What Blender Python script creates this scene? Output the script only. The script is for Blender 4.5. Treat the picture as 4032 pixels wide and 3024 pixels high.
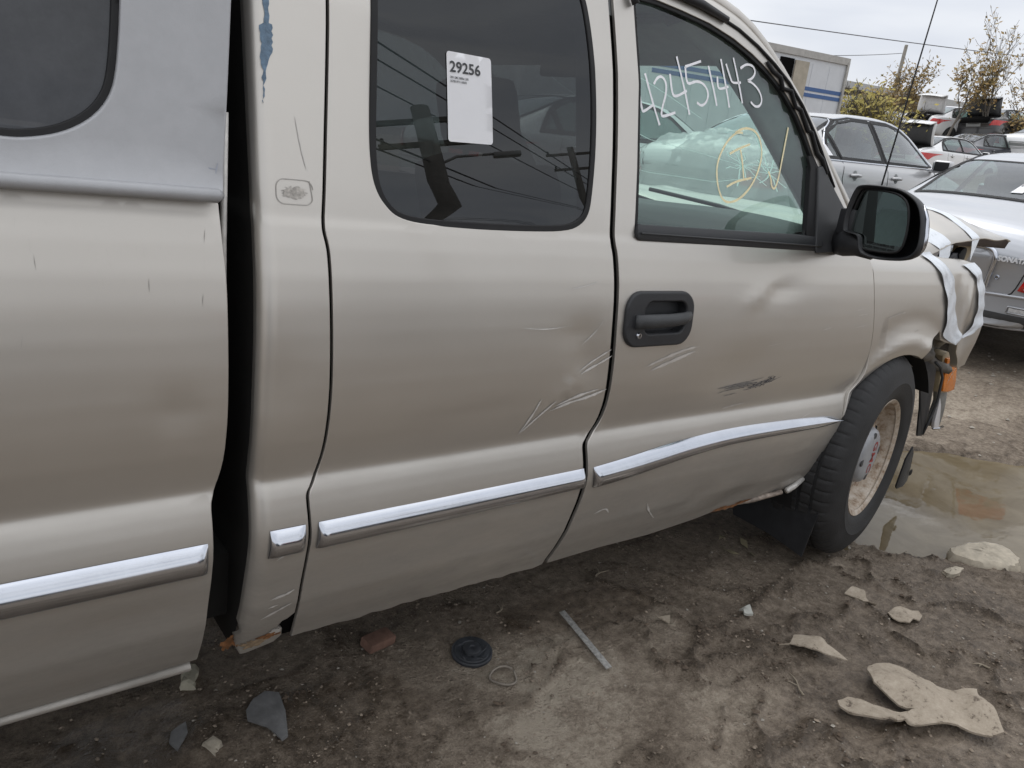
import bpy, bmesh, math, random
import numpy as np
from mathutils import Vector, Matrix
from mathutils.geometry import delaunay_2d_cdt
from mathutils.bvhtree import BVHTree

for o in list(bpy.data.objects):
    bpy.data.objects.remove(o)
scene = bpy.context.scene
COL = scene.collection
random.seed(7)
RNG = np.random.default_rng(7)

# ------------------------------------------------------------------ camera
CW = Vector((-2.75025603, -1.21, 1.43007866))
RW = ((0.79369393, -0.11813428, 0.59673632),
      (-0.60047961, -0.3091096, 0.73747914),
      (0.09733536, -0.94366072, -0.31627564))
cam_data = bpy.data.cameras.new('camera')
cam = bpy.data.objects.new('camera', cam_data)
COL.objects.link(cam)
m = Matrix.Identity(4)
for r in range(3):
    m[r][0] = RW[r][0]
    m[r][1] = -RW[r][1]
    m[r][2] = -RW[r][2]
    m[r][3] = CW[r]
cam.matrix_world = m
cam_data.sensor_width = 36
cam_data.lens = 27.016
cam_data.clip_start = 0.02
cam_data.clip_end = 3000
scene.camera = cam

# ------------------------------------------------------------------ world: overcast sky
world = bpy.data.worlds.new('World')
scene.world = world
world.use_nodes = True
wn, wl = world.node_tree.nodes, world.node_tree.links
wn.clear()
SUN_EL, SUN_AZ = math.radians(62), math.radians(75)   # azimuth measured from +x
sky = wn.new('ShaderNodeTexSky')
sky.sky_type = 'NISHITA'
sky.sun_disc = False
sky.sun_elevation = SUN_EL
sky.sun_rotation = math.pi / 2 - SUN_AZ
sky.air_density = 1.0
sky.dust_density = 4.0
hsv = wn.new('ShaderNodeHueSaturation')
hsv.inputs['Saturation'].default_value = 0.25
hsv.inputs['Value'].default_value = 0.115
wl.new(sky.outputs[0], hsv.inputs['Color'])
tc = wn.new('ShaderNodeTexCoord')
mp = wn.new('ShaderNodeMapping')
mp.inputs['Scale'].default_value = (1.0, 1.0, 4.5)
wl.new(tc.outputs['Generated'], mp.inputs['Vector'])
nz = wn.new('ShaderNodeTexNoise')
nz.inputs['Scale'].default_value = 1.6
nz.inputs['Detail'].default_value = 5
nz.inputs['Roughness'].default_value = 0.52
wl.new(mp.outputs[0], nz.inputs['Vector'])
cr = wn.new('ShaderNodeValToRGB')
cr.color_ramp.elements[0].position = 0.32
cr.color_ramp.elements[0].color = (0.52, 0.55, 0.61, 1)
cr.color_ramp.elements[1].position = 0.68
cr.color_ramp.elements[1].color = (0.82, 0.825, 0.83, 1)
wl.new(nz.outputs['Fac'], cr.inputs['Fac'])
mx = wn.new('ShaderNodeMixRGB')
mx.inputs['Fac'].default_value = 0.82
wl.new(hsv.outputs[0], mx.inputs['Color1'])
wl.new(cr.outputs[0], mx.inputs['Color2'])
# overcast sky brightens from the horizon to the zenith (CIE overcast law)
sx = wn.new('ShaderNodeSeparateXYZ')
wl.new(tc.outputs['Generated'], sx.inputs[0])
up_ = wn.new('ShaderNodeMath')
up_.operation = 'MAXIMUM'
wl.new(sx.outputs['Z'], up_.inputs[0])
cie = wn.new('ShaderNodeMath')
cie.operation = 'MULTIPLY_ADD'
wl.new(up_.outputs[0], cie.inputs[0])
cie.inputs[1].default_value = 1.46
cie.inputs[2].default_value = 0.73
bg = wn.new('ShaderNodeBackground')
wl.new(cie.outputs[0], bg.inputs['Strength'])
wl.new(mx.outputs[0], bg.inputs['Color'])
wo = wn.new('ShaderNodeOutputWorld')
wl.new(bg.outputs[0], wo.inputs['Surface'])

sun_d = bpy.data.lights.new('sun', 'SUN')
sun_d.energy = 0.6
sun_d.angle = math.radians(40)
sun_d.color = (1.0, 0.97, 0.93)
sun = bpy.data.objects.new('sun', sun_d)
COL.objects.link(sun)
sd = Vector((math.cos(SUN_EL) * math.cos(SUN_AZ), math.cos(SUN_EL) * math.sin(SUN_AZ), math.sin(SUN_EL)))
sun.rotation_euler = sd.to_track_quat('Z', 'Y').to_euler()

scene.view_settings.view_transform = 'Standard'
scene.view_settings.look = 'None'
scene.view_settings.exposure = 0.0
scene.view_settings.gamma = 1.0
scene.render.engine = 'CYCLES'
scene.cycles.max_bounces = 10
scene.cycles.transparent_max_bounces = 16
scene.cycles.caustics_reflective = False
scene.cycles.caustics_refractive = False

# ------------------------------------------------------------------ materials
MATS = {}


def nodemat(name):
    mt = bpy.data.materials.new(name)
    mt.use_nodes = True
    n, l = mt.node_tree.nodes, mt.node_tree.links
    n.clear()
    out = n.new('ShaderNodeOutputMaterial')
    MATS[name] = mt
    return mt, n, l, out


def noise(n, l, scale, detail=4, rough=0.55, vec=None, dist=0.0):
    t = n.new('ShaderNodeTexNoise')
    t.inputs['Scale'].default_value = scale
    t.inputs['Detail'].default_value = detail
    t.inputs['Roughness'].default_value = rough
    t.inputs['Distortion'].default_value = dist
    if vec is None:
        c = n.new('ShaderNodeTexCoord')
        vec = c.outputs['Object']
    l.new(vec, t.inputs['Vector'])
    return t.outputs['Fac']


def ramp(n, l, fac, stops):
    r = n.new('ShaderNodeValToRGB')
    e = r.color_ramp.elements
    e[0].position, e[0].color = stops[0][0], (*stops[0][1], 1)
    e[1].position, e[1].color = stops[-1][0], (*stops[-1][1], 1)
    for p, c in stops[1:-1]:
        k = e.new(p)
        k.color = (*c, 1)
    l.new(fac, r.inputs['Fac'])
    return r.outputs['Color']


def mixc(n, l, fac, a, b):
    x = n.new('ShaderNodeMixRGB')
    for s, v in (('Fac', fac), ('Color1', a), ('Color2', b)):
        if isinstance(v, bpy.types.NodeSocket):
            l.new(v, x.inputs[s])
        elif isinstance(v, (int, float)):
            x.inputs[s].default_value = v
        else:
            x.inputs[s].default_value = (*v, 1)
    return x.outputs['Color']


def mathn(n, l, op, a, b=0.0, c=None, clamp=False):
    x = n.new('ShaderNodeMath')
    x.operation = op
    x.use_clamp = clamp
    for i, v in enumerate((a, b) if c is None else (a, b, c)):
        if isinstance(v, bpy.types.NodeSocket):
            l.new(v, x.inputs[i])
        else:
            x.inputs[i].default_value = v
    return x.outputs[0]


def bump(n, l, h, strength=0.3, dist=0.01):
    b = n.new('ShaderNodeBump')
    b.inputs['Strength'].default_value = strength
    b.inputs['Distance'].default_value = dist
    l.new(h, b.inputs['Height'])
    return b.outputs['Normal']


def pbr(name, col, rough=0.5, metal=0.0, var=0.15, vscale=9.0, bmp=0.0, bscale=60.0, coat=0.0, spec=0.5,
        rvar=0.1, emit=None, trans=0.0):
    mt, n, l, out = nodemat(name)
    p = n.new('ShaderNodeBsdfPrincipled')
    l.new(p.outputs[0], out.inputs['Surface'])
    f = noise(n, l, vscale, 6, 0.6)
    lo = tuple(c * (1 - var) for c in col)
    hi = tuple(min(1, c * (1 + var)) for c in col)
    l.new(ramp(n, l, f, [(0.3, lo), (0.7, hi)]), p.inputs['Base Color'])
    r = mathn(n, l, 'MULTIPLY_ADD', f, rvar * 2, rough - rvar, True)
    l.new(r, p.inputs['Roughness'])
    p.inputs['Metallic'].default_value = metal
    p.inputs['Coat Weight'].default_value = coat
    p.inputs['Coat Roughness'].default_value = 0.08
    p.inputs['Specular IOR Level'].default_value = spec
    p.inputs['Transmission Weight'].default_value = trans
    if bmp:
        l.new(bump(n, l, noise(n, l, bscale, 5, 0.6), bmp, 0.004), p.inputs['Normal'])
    if emit:
        p.inputs['Emission Color'].default_value = (*emit, 1)
        p.inputs['Emission Strength'].default_value = 1
    return mt


def paint(name, col, metal=0.55, rough=0.34, dirt=0.5, dirtcol=(0.105, 0.090, 0.072), zlo=0.25, zhi=0.75, coat=0.7,
          dustcol=None):
    """Car paint with fine flake, road dirt thrown up from below and light dust."""
    mt, n, l, out = nodemat(name)
    p = n.new('ShaderNodeBsdfPrincipled')
    l.new(p.outputs[0], out.inputs['Surface'])
    c = n.new('ShaderNodeTexCoord')
    vec = c.outputs['Object']
    big = noise(n, l, 2.3, 5, 0.6, vec)
    fine = noise(n, l, 900, 2, 0.5, vec)
    base = mixc(n, l, big, tuple(x * 0.94 for x in col), tuple(min(1, x * 1.05) for x in col))
    base = mixc(n, l, mathn(n, l, 'MULTIPLY', fine, 0.10), base, tuple(x * 0.6 for x in col))
    sep = n.new('ShaderNodeSeparateXYZ')
    l.new(vec, sep.inputs[0])
    h = n.new('ShaderNodeMapRange')
    h.inputs['From Min'].default_value = zhi
    h.inputs['From Max'].default_value = zlo
    l.new(sep.outputs['Z'], h.inputs['Value'])
    smear = n.new('ShaderNodeMapping')
    smear.inputs['Scale'].default_value = (1.0, 1.0, 3.0)
    l.new(vec, smear.inputs['Vector'])
    dn = noise(n, l, 4.0, 8, 0.68, smear.outputs[0])
    dm = mathn(n, l, 'MULTIPLY', h.outputs[0], mathn(n, l, 'MULTIPLY_ADD', dn, 2.0, -0.35, True), None, True)
    dm = mathn(n, l, 'MULTIPLY', dm, dirt)
    speck = noise(n, l, 130, 3, 0.7, vec)
    sp = mathn(n, l, 'GREATER_THAN', speck, 0.70)
    dm2 = mathn(n, l, 'MAXIMUM', dm, mathn(n, l, 'MULTIPLY', sp, mathn(n, l, 'MULTIPLY', h.outputs[0], 0.35)))
    col_out = mixc(n, l, dm2, base, dirtcol)
    dust = noise(n, l, 7.0, 6, 0.7, vec)
    dusta = mathn(n, l, 'MULTIPLY_ADD', dust, 0.5, -0.2, True)
    col_out = mixc(n, l, mathn(n, l, 'MULTIPLY', dusta, 0.5), col_out, dustcol or tuple(min(1, x * 1.15) for x in col))
    l.new(col_out, p.inputs['Base Color'])
    l.new(mathn(n, l, 'MULTIPLY_ADD', dm2, -metal, metal, True), p.inputs['Metallic'])
    st_ = n.new('ShaderNodeMapping')
    st_.inputs['Scale'].default_value = (1.2, 1.0, 14.0)
    l.new(vec, st_.inputs['Vector'])
    streak = noise(n, l, 3.0, 7, 0.7, st_.outputs[0])
    rb = mathn(n, l, 'MULTIPLY_ADD', streak, 0.09, rough - 0.045)
    l.new(mathn(n, l, 'MULTIPLY_ADD', dm2, 0.35, rb), p.inputs['Roughness'])
    l.new(mathn(n, l, 'MULTIPLY_ADD', mathn(n, l, 'ADD', dm2, mathn(n, l, 'MULTIPLY', dusta, 0.5)), -coat, coat, True),
          p.inputs['Coat Weight'])
    p.inputs['Coat Roughness'].default_value = 0.10
    return mt


def thin_glass(name, tint, refl=1.0, rough=0.0, dust=0.0, dustcol=(0.5, 0.5, 0.48), ior=1.5):
    """Single sheet of glass: tinted see-through plus Fresnel reflection and a trace of dust."""
    mt, n, l, out = nodemat(name)
    tr = n.new('ShaderNodeBsdfTransparent')
    tr.inputs['Color'].default_value = (*tint, 1)
    gl = n.new('ShaderNodeBsdfGlossy')
    gl.inputs['Roughness'].default_value = rough
    gl.inputs['Color'].default_value = (.93, .96, 1, 1)
    ge = n.new('ShaderNodeNewGeometry')
    dt = n.new('ShaderNodeVectorMath')
    dt.operation = 'DOT_PRODUCT'
    l.new(ge.outputs['Normal'], dt.inputs[0])
    l.new(ge.outputs['Incoming'], dt.inputs[1])
    om = mathn(n, l, 'SUBTRACT', 1.0, mathn(n, l, 'ABSOLUTE', dt.outputs['Value']), None, True)
    sch = mathn(n, l, 'MULTIPLY_ADD', mathn(n, l, 'POWER', om, 5.0), 0.957, 0.043)   # Schlick, same from both sides
    f = mathn(n, l, 'MULTIPLY', sch, refl, None, True)
    mxs = n.new('ShaderNodeMixShader')
    l.new(f, mxs.inputs['Fac'])
    l.new(tr.outputs[0], mxs.inputs[1])
    l.new(gl.outputs[0], mxs.inputs[2])
    last = mxs.outputs[0]
    if dust:
        df = n.new('ShaderNodeBsdfDiffuse')
        df.inputs['Color'].default_value = (*dustcol, 1)
        nn = noise(n, l, 5.0, 8, 0.7)
        a = mathn(n, l, 'MULTIPLY', mathn(n, l, 'MULTIPLY_ADD', nn, 2.0, -0.5, True), dust)
        mm = n.new('ShaderNodeMixShader')
        l.new(a, mm.inputs['Fac'])
        l.new(last, mm.inputs[1])
        l.new(df.outputs[0], mm.inputs[2])
        last = mm.outputs[0]
    l.new(last, out.inputs['Surface'])
    return mt


PAINT = paint('pewter_paint', (0.604, 0.574, 0.530), metal=0.80, rough=0.40, dirt=0.75, coat=0.6)
CAPGREY = pbr('cap_grey_paint', (0.41, 0.415, 0.43), 0.42, 0.1, 0.05, 30, 0.12, 500, coat=0.2)
CHROME = pbr('chrome', (0.60, 0.625, 0.68), 0.15, 1.0, 0.05, 14, 0, rvar=0.06)
BLACKP = pbr('black_plastic', (0.022, 0.023, 0.026), 0.48, 0, 0.2, 30, 0.15, 700)
DARKP = pbr('grey_black_plastic', (0.045, 0.047, 0.05), 0.5, 0, 0.15, 20, 0.2, 600)
RUBBER = pbr('tyre_rubber', (0.026, 0.026, 0.027), 0.72, 0, 0.35, 12, 0.3, 220)
SEAL = pbr('black_seal', (0.008, 0.008, 0.009), 0.7, 0, 0.2, 30)
VOID = pbr('shade_black', (0.003, 0.003, 0.003), 0.9, 0, 0.1, 20, spec=0.1)  # near-black that puts the shade of gaps and openings into the colour
JAMB = pbr('dark_underside', (0.012, 0.011, 0.010), 0.9, 0, 0.3, 20)
mt, n, l, out = nodemat('weathered_steel_rim')
_p = n.new('ShaderNodeBsdfPrincipled')
l.new(_p.outputs[0], out.inputs['Surface'])
_f = noise(n, l, 22, 8, .75)
_c = ramp(n, l, _f, [(.36, (.20, .115, .065)), (.47, (.42, .34, .26)), (.62, (.58, .52, .45))])
l.new(_c, _p.inputs['Base Color'])
_p.inputs['Roughness'].default_value = .5
_p.inputs['Metallic'].default_value = .15
l.new(bump(n, l, _f, .35, .004), _p.inputs['Normal'])
RIM = mt
CAPPLATE = pbr('hub_cover_grey', (0.36, 0.37, 0.39), 0.42, 0.2, 0.12, 30, 0.1, 300)
REDINK = pbr('red_lettering', (0.35, 0.03, 0.03), 0.5, 0, 0.1, 30)
RUST = pbr('rust_brown', (0.22, 0.10, 0.04), 0.85, 0, 0.6, 60, 0.6, 160)
BARE = pbr('bare_scratched_metal', (0.62, 0.60, 0.57), 0.45, 0.3, 0.2, 60)
BLUEPR = pbr('blue_primer', (0.14, 0.21, 0.29), 0.7, 0, 0.35, 70, 0.4, 200)
SCUFF = pbr('black_scuff', (0.075, 0.072, 0.08), 0.7, 0, 0.3, 40)
TAPE = pbr('white_tape', (0.78, 0.82, 0.87), 0.30, 0, 0.06, 30, 0.35, 90, coat=0.3)
AMBER = pbr('amber_lens', (0.75, 0.22, 0.02), 0.15, 0, 0.15, 30, coat=0.5)
REDLENS = pbr('red_lens', (0.50, 0.018, 0.015), 0.12, 0, 0.2, 30, coat=0.6)
CLEARLENS = pbr('clear_lens', (0.62, 0.62, 0.62), 0.15, 0.2, 0.2, 60, coat=0.6)
TAN = pbr('tan_plastic', (0.42, 0.34, 0.22), 0.6, 0, 0.12, 20)
TRIMGREY = pbr('interior_grey', (0.30, 0.315, 0.315), 0.7, 0, 0.1, 20, 0.2, 400)
DASHM = pbr('dash_dark_grey', (0.075, 0.08, 0.082), 0.65, 0, 0.12, 20, 0.2, 400)
SEATM = pbr('seat_cloth', (0.13, 0.135, 0.135), 0.9, 0, 0.2, 30, 0.4, 500)
WHITEINK = pbr('white_marker', (0.92, 0.92, 0.95), 0.6, 0, 0.05, 60)
YELLINK = pbr('yellow_marker', (0.90, 0.80, 0.50), 0.6, 0, 0.1, 60)
STICKER = pbr('sticker_white', (0.78, 0.78, 0.80), 0.35, 0, 0.03, 10)
PRINT = pbr('sticker_print', (0.045, 0.047, 0.05), 0.5, 0, 0.05, 30)
MIRROR = pbr('mirror_glass', (0.52, 0.60, 0.57), 0.02, 1.0, 0.02, 5, rvar=0.01)
GLASS_F = thin_glass('door_glass', (0.72, 0.88, 0.83), 1.5, dust=0.05)
GLASS_W = thin_glass('windshield_glass', (0.82, 0.93, 0.88), 1.2, dust=0.05)
GLASS_R = thin_glass('privacy_glass', (0.062, 0.067, 0.070), 1.35, dust=0.02)
GLASS_C = thin_glass('cap_glass', (0.05, 0.055, 0.062), 1.25, dust=0.42, dustcol=(0.20, 0.205, 0.22))
GLASS_S = thin_glass('sedan_glass', (0.55, 0.68, 0.64), 1.7, dust=0.07)
mt, n, l, out = nodemat('glass_crack')
_a, _b, _m = n.new('ShaderNodeBsdfDiffuse'), n.new('ShaderNodeBsdfTranslucent'), n.new('ShaderNodeMixShader')
_a.inputs['Color'].default_value = _b.inputs['Color'].default_value = (.82, .92, .90, 1)
_m.inputs['Fac'].default_value = .7
l.new(_a.outputs[0], _m.inputs[1])
l.new(_b.outputs[0], _m.inputs[2])
l.new(_m.outputs[0], out.inputs['Surface'])
CRACKM = mt

# ------------------------------------------------------------------ object helpers


def link(o, parent=None):
    COL.objects.link(o)
    if parent is not None:
        o.parent = parent
    return o


def mesh_obj(name, verts, faces, mat, parent=None, smooth=False, normals=None):
    me = bpy.data.meshes.new(name)
    me.from_pydata([tuple(map(float, v)) for v in verts], [], [tuple(map(int, f)) for f in faces])
    me.update()
    if smooth or normals is not None:
        me.polygons.foreach_set('use_smooth', [True] * len(me.polygons))
    if normals is not None:
        me.normals_split_custom_set_from_vertices([tuple(map(float, v)) for v in normals])
    o = bpy.data.objects.new(name, me)
    me.materials.append(mat)
    return link(o, parent)


def bm_obj(name, bm, mat, parent=None, smooth=False):
    bmesh.ops.recalc_face_normals(bm, faces=bm.faces)
    me = bpy.data.meshes.new(name)
    bm.to_mesh(me)
    bm.free()
    if smooth:
        me.polygons.foreach_set('use_smooth', [True] * len(me.polygons))
    me.materials.append(mat)
    o = bpy.data.objects.new(name, me)
    return link(o, parent)


def tag(o, label=None, cat=None, group=None, kind=None):
    for k, v in (('label', label), ('category', cat), ('group', group), ('kind', kind)):
        if v:
            o[k] = v
    return o


def empty(name, loc, label, cat, group=None, rot=(0, 0, 0)):
    o = bpy.data.objects.new(name, None)
    o.empty_display_size = 0.1
    o.location = loc
    o.rotation_euler = rot
    COL.objects.link(o)
    return tag(o, label, cat, group)


def smooth_by_angle(o, deg=40):
    me = o.data
    me.polygons.foreach_set('use_smooth', [True] * len(me.polygons))
    try:
        me.set_sharp_from_angle(angle=math.radians(deg))
    except Exception:
        pass
    return o


def add_box(bm, c, s, rot=None, bev=0.0):
    r = bmesh.ops.create_cube(bm, size=1.0)
    vs = r['verts']
    M = Matrix.Translation(Vector(c))
    if rot is not None:
        M = M @ rot.to_4x4()
    M = M @ Matrix.Diagonal((*s, 1))
    bmesh.ops.transform(bm, matrix=M, verts=vs)
    if bev:
        es = list({e for v in vs for e in v.link_edges})
        bmesh.ops.bevel(bm, geom=es, offset=bev, segments=2, affect='EDGES', profile=0.6)


def box_obj(name, c, s, mat, parent=None, rot=None, bev=0.0):
    bm = bmesh.new()
    add_box(bm, c, s, rot, bev)
    return smooth_by_angle(bm_obj(name, bm, mat, parent))


def add_tube(bm, path, rad, seg=8, cap=True):
    path = [Vector(p) for p in path]
    n = len(path)
    rads = rad if hasattr(rad, '__len__') else [rad] * n
    rings = []
    up = Vector((0, 0, 1))
    prev = None
    for i, p in enumerate(path):
        t = (path[min(i + 1, n - 1)] - path[max(i - 1, 0)]).normalized()
        if prev is None:
            a = t.cross(up)
            if a.length < 1e-3:
                a = t.cross(Vector((1, 0, 0)))
            a.normalize()
        else:
            a = prev - t * prev.dot(t)
            if a.length < 1e-5:
                a = t.orthogonal()
            a.normalize()
        prev = a
        b = t.cross(a)
        rings.append([bm.verts.new(p + (a * math.cos(2 * math.pi * k / seg) + b * math.sin(2 * math.pi * k / seg)) * rads[i])
                      for k in range(seg)])
    for i in range(n - 1):
        for k in range(seg):
            bm.faces.new((rings[i][k], rings[i][(k + 1) % seg], rings[i + 1][(k + 1) % seg], rings[i + 1][k]))
    if cap:
        bm.faces.new(rings[0][::-1])
        bm.faces.new(rings[-1])


def tube_obj(name, path, rad, mat, parent=None, seg=8):
    bm = bmesh.new()
    add_tube(bm, path, rad, seg)
    return bm_obj(name, bm, mat, parent, True)


def lathe_obj(name, prof, mat, parent=None, seg=64, axis='y', sharp=35):
    """prof: list of (radius, height along axis)."""
    vs, fs = [], []
    for r, h in prof:
        for k in range(seg):
            a = 2 * math.pi * k / seg
            vs.append((r * math.cos(a), h, r * math.sin(a)) if axis == 'y' else (r * math.cos(a), r * math.sin(a), h))
    for i in range(len(prof) - 1):
        for k in range(seg):
            a, b = i * seg + k, i * seg + (k + 1) % seg
            fs.append((a, b, b + seg, a + seg))
    o = mesh_obj(name, vs, fs, mat, parent)
    return smooth_by_angle(o, sharp)


def prism_obj(name, poly, mapf, depth, mat, parent=None, bev=0.0):
    """poly 2D -> mapf(u,v,w) with w running 0..depth."""
    bm = bmesh.new()
    a = [bm.verts.new(mapf(u, v, 0.0)) for u, v in poly]
    b = [bm.verts.new(mapf(u, v, depth)) for u, v in poly]
    bm.faces.new(a)
    bm.faces.new(b[::-1])
    n = len(poly)
    for i in range(n):
        bm.faces.new((a[i], b[i], b[(i + 1) % n], a[(i + 1) % n]))
    if bev:
        bmesh.ops.recalc_face_normals(bm, faces=bm.faces)
        bmesh.ops.bevel(bm, geom=list(bm.edges), offset=bev, segments=2, affect='EDGES', profile=0.6, clamp_overlap=True)
    return smooth_by_angle(bm_obj(name, bm, mat, parent))


def densify(pts, step, closed=True):
    out = []
    n = len(pts)
    for i in range(n if closed else n - 1):
        a, b = np.array(pts[i], float), np.array(pts[(i + 1) % n], float)
        k = max(1, int(math.ceil(np.linalg.norm(b - a) / step)))
        for j in range(k):
            out.append(tuple(a + (b - a) * j / k))
    if not closed:
        out.append(tuple(map(float, pts[-1])))
    return out


def chaikin(pts, it=2, closed=False):
    pts = [np.array(p, float) for p in pts]
    for _ in range(it):
        q = []
        n = len(pts)
        rng = range(n if closed else n - 1)
        if not closed:
            q.append(pts[0])
        for i in rng:
            a, b = pts[i], pts[(i + 1) % n]
            q += [a * .75 + b * .25, a * .25 + b * .75]
        if not closed:
            q.append(pts[-1])
        pts = q
    return [tuple(p) for p in pts]


def inside(poly, P):
    x, y = P[:, 0], P[:, 1]
    res = np.zeros(len(P), bool)
    n = len(poly)
    j = n - 1
    for i in range(n):
        xi, yi = poly[i]
        xj, yj = poly[j]
        c = ((yi > y) != (yj > y))
        with np.errstate(divide='ignore', invalid='ignore'):
            xx = (xj - xi) * (y - yi) / ((yj - yi) if yj != yi else 1e-12) + xi
        res ^= c & (x < xx)
        j = i
    return res


def seg_dist(poly, P):
    d = np.full(len(P), 1e9)
    n = len(poly)
    for i in range(n):
        a, b = np.array(poly[i]), np.array(poly[(i + 1) % n])
        ab = b - a
        t = np.clip(((P - a) @ ab) / max(ab @ ab, 1e-12), 0, 1)
        d = np.minimum(d, np.linalg.norm(P - (a + t[:, None] * ab), axis=1))
    return d


def cdt(outline, holes=(), xs=0.05, rows=None, step=0.03, near=0.012):
    """Triangulate a 2D outline with holes and interior grid rows. Returns points, tris, boundary loops (lists of points)."""
    loops = [densify(outline, step)] + [densify(h, step) for h in holes]
    O = np.array(loops[0])
    lo, hi = O.min(0), O.max(0)
    if rows is None:
        rows = np.arange(lo[1], hi[1], xs)
    gx = np.arange(lo[0] + xs / 2, hi[0], xs)
    G = np.array([(x, z) for k, z in enumerate(rows) if lo[1] < z < hi[1] for x in gx])
    if len(G):
        keep = inside(loops[0], G)
        for h in loops[1:]:
            keep &= ~inside(h, G)
        for lp in loops:
            keep &= seg_dist(lp, G) > near
        G = G[keep]
    pts, edges = [], []
    for lp in loops:
        k = len(pts)
        pts += lp
        edges += [(k + i, k + (i + 1) % len(lp)) for i in range(len(lp))]
    pts += [tuple(g) for g in G]
    r = delaunay_2d_cdt([Vector(p) for p in pts], edges, [], 0, 1e-6)
    V = np.array([(v.x, v.y) for v in r[0]])
    T = [t for t in r[2] if len(t) == 3]
    cen = np.array([V[list(t)].mean(0) for t in T])
    keep = inside(loops[0], cen)
    for h in loops[1:]:
        keep &= ~inside(h, cen)
    T = [t for t, k in zip(T, keep) if k]
    return V, T, loops


def area2(lp):
    s = 0
    for i in range(len(lp)):
        a, b = lp[i], lp[(i + 1) % len(lp)]
        s += a[0] * b[1] - b[0] * a[1]
    return s / 2


def surf_panel(name, outline, holes, mat, parent, yfun, flange=0.022, far=None, xs=0.05, rows=None, step=0.025,
               edge=0.0022, holeflange=None):
    """Sheet-metal panel: (x,z) outline laid on y=yfun(x,z), rounded edges turned inwards. far = mirror plane 2*y."""
    V, T, loops = cdt(outline, holes, xs, rows, step)
    e = 1e-3

    def nrm(x, z):
        gx = (yfun(x + e, z) - yfun(x - e, z)) / (2 * e)
        gz = (yfun(x, z + e) - yfun(x, z - e)) / (2 * e)
        n = np.stack([gx, -np.ones_like(gx), gz], 1)
        return n / np.linalg.norm(n, axis=1)[:, None]
    Y = yfun(V[:, 0], V[:, 1])
    P = np.stack([V[:, 0], Y, V[:, 1]], 1)
    N = nrm(V[:, 0], V[:, 1])
    verts, norms, faces = [tuple(p) for p in P], [tuple(q) for q in N], []
    for t in T:
        a, b, c = V[t[0]], V[t[1]], V[t[2]]
        s = (b[0] - a[0]) * (c[1] - a[1]) - (b[1] - a[1]) * (c[0] - a[0])
        faces.append(tuple(t) if s > 0 else tuple(t[::-1]))
    for li, lp in enumerate(loops):
        fl = flange if li == 0 else (flange if holeflange is None else holeflange)
        if not fl:
            continue
        L = np.array(lp)
        sgn = 1 if area2(lp) > 0 else -1
        if li > 0:
            sgn = -sgn
        d = np.roll(L, -1, 0) - np.roll(L, 1, 0)
        d /= np.maximum(np.linalg.norm(d, axis=1)[:, None], 1e-9)
        out = np.stack([d[:, 1], -d[:, 0]], 1) * sgn
        base = len(verts)
        yy = yfun(L[:, 0], L[:, 1])
        nn = nrm(L[:, 0], L[:, 1])
        on = np.stack([out[:, 0], np.zeros(len(L)), out[:, 1]], 1)
        for off, dy, wt in ((0, 0, 0.0), (edge * .7, edge * .3, 0.5), (edge, edge, 0.95), (edge, fl, 1.0)):
            Q = L + out * off
            for k in range(len(L)):
                verts.append((Q[k, 0], yy[k] + dy, Q[k, 1]))
                v = nn[k] * (1 - wt) + on[k] * wt
                norms.append(tuple(v / max(np.linalg.norm(v), 1e-9)))
        n = len(L)
        for r in range(3):
            for k in range(n):
                a, b = base + r * n + k, base + r * n + (k + 1) % n
                q = (a, a + n, b + n, b) if sgn * (1 if li == 0 else 1) > 0 else (a, b, b + n, a + n)
                faces.append(q)
    if far is not None:
        verts = [(x, far - y, z) for x, y, z in verts]
        norms = [(x, -y, z) for x, y, z in norms]
        faces = [f[::-1] for f in faces]
    return mesh_obj(name, verts, faces, mat, parent, True, norms)


def decal(name, outline, mat, parent, yfun, off=-0.0012, xs=0.02, step=0.01):
    V, T, _ = cdt(outline, (), xs, None, step, near=0.004)
    vs = [(x, yfun(np.array([x]), np.array([z]))[0] + off, z) for x, z in V]
    fs = []
    for t in T:
        a, b, c = V[t[0]], V[t[1]], V[t[2]]
        s = (b[0] - a[0]) * (c[1] - a[1]) - (b[1] - a[1]) * (c[0] - a[0])
        fs.append(tuple(t) if s > 0 else tuple(t[::-1]))
    return mesh_obj(name, vs, fs, mat, parent, True)


def ribbon(name, strokes, width, mat, parent, yfun, off=-0.003, taper=False, wob=0.0):
    """Flat strokes laid on a surface."""
    vs, fs = [], []
    for st in strokes:
        p = np.array(chaikin(st, 2) if len(st) > 2 else densify(st, 0.02, False))
        n = len(p)
        d = np.gradient(p, axis=0)
        d /= np.maximum(np.linalg.norm(d, axis=1)[:, None], 1e-9)
        nr = np.stack([-d[:, 1], d[:, 0]], 1)
        w = np.full(n, width / 2)
        if taper:
            w = w * np.clip(np.sin(np.linspace(0.05, math.pi - 0.05, n)), 0.08, 1)
        w = w * (1 + wob * RNG.uniform(-1, 1, n))
        b = len(vs)
        for k in range(n):
            for s in (1, -1):
                q = p[k] + nr[k] * w[k] * s
                vs.append((q[0], float(yfun(np.array([q[0]]), np.array([q[1]]))[0]) + off, q[1]))
        fs += [(b + 2 * k, b + 2 * k + 1, b + 2 * k + 3, b + 2 * k + 2) for k in range(n - 1)]
    return mesh_obj(name, vs, fs, mat, parent, True)


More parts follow.
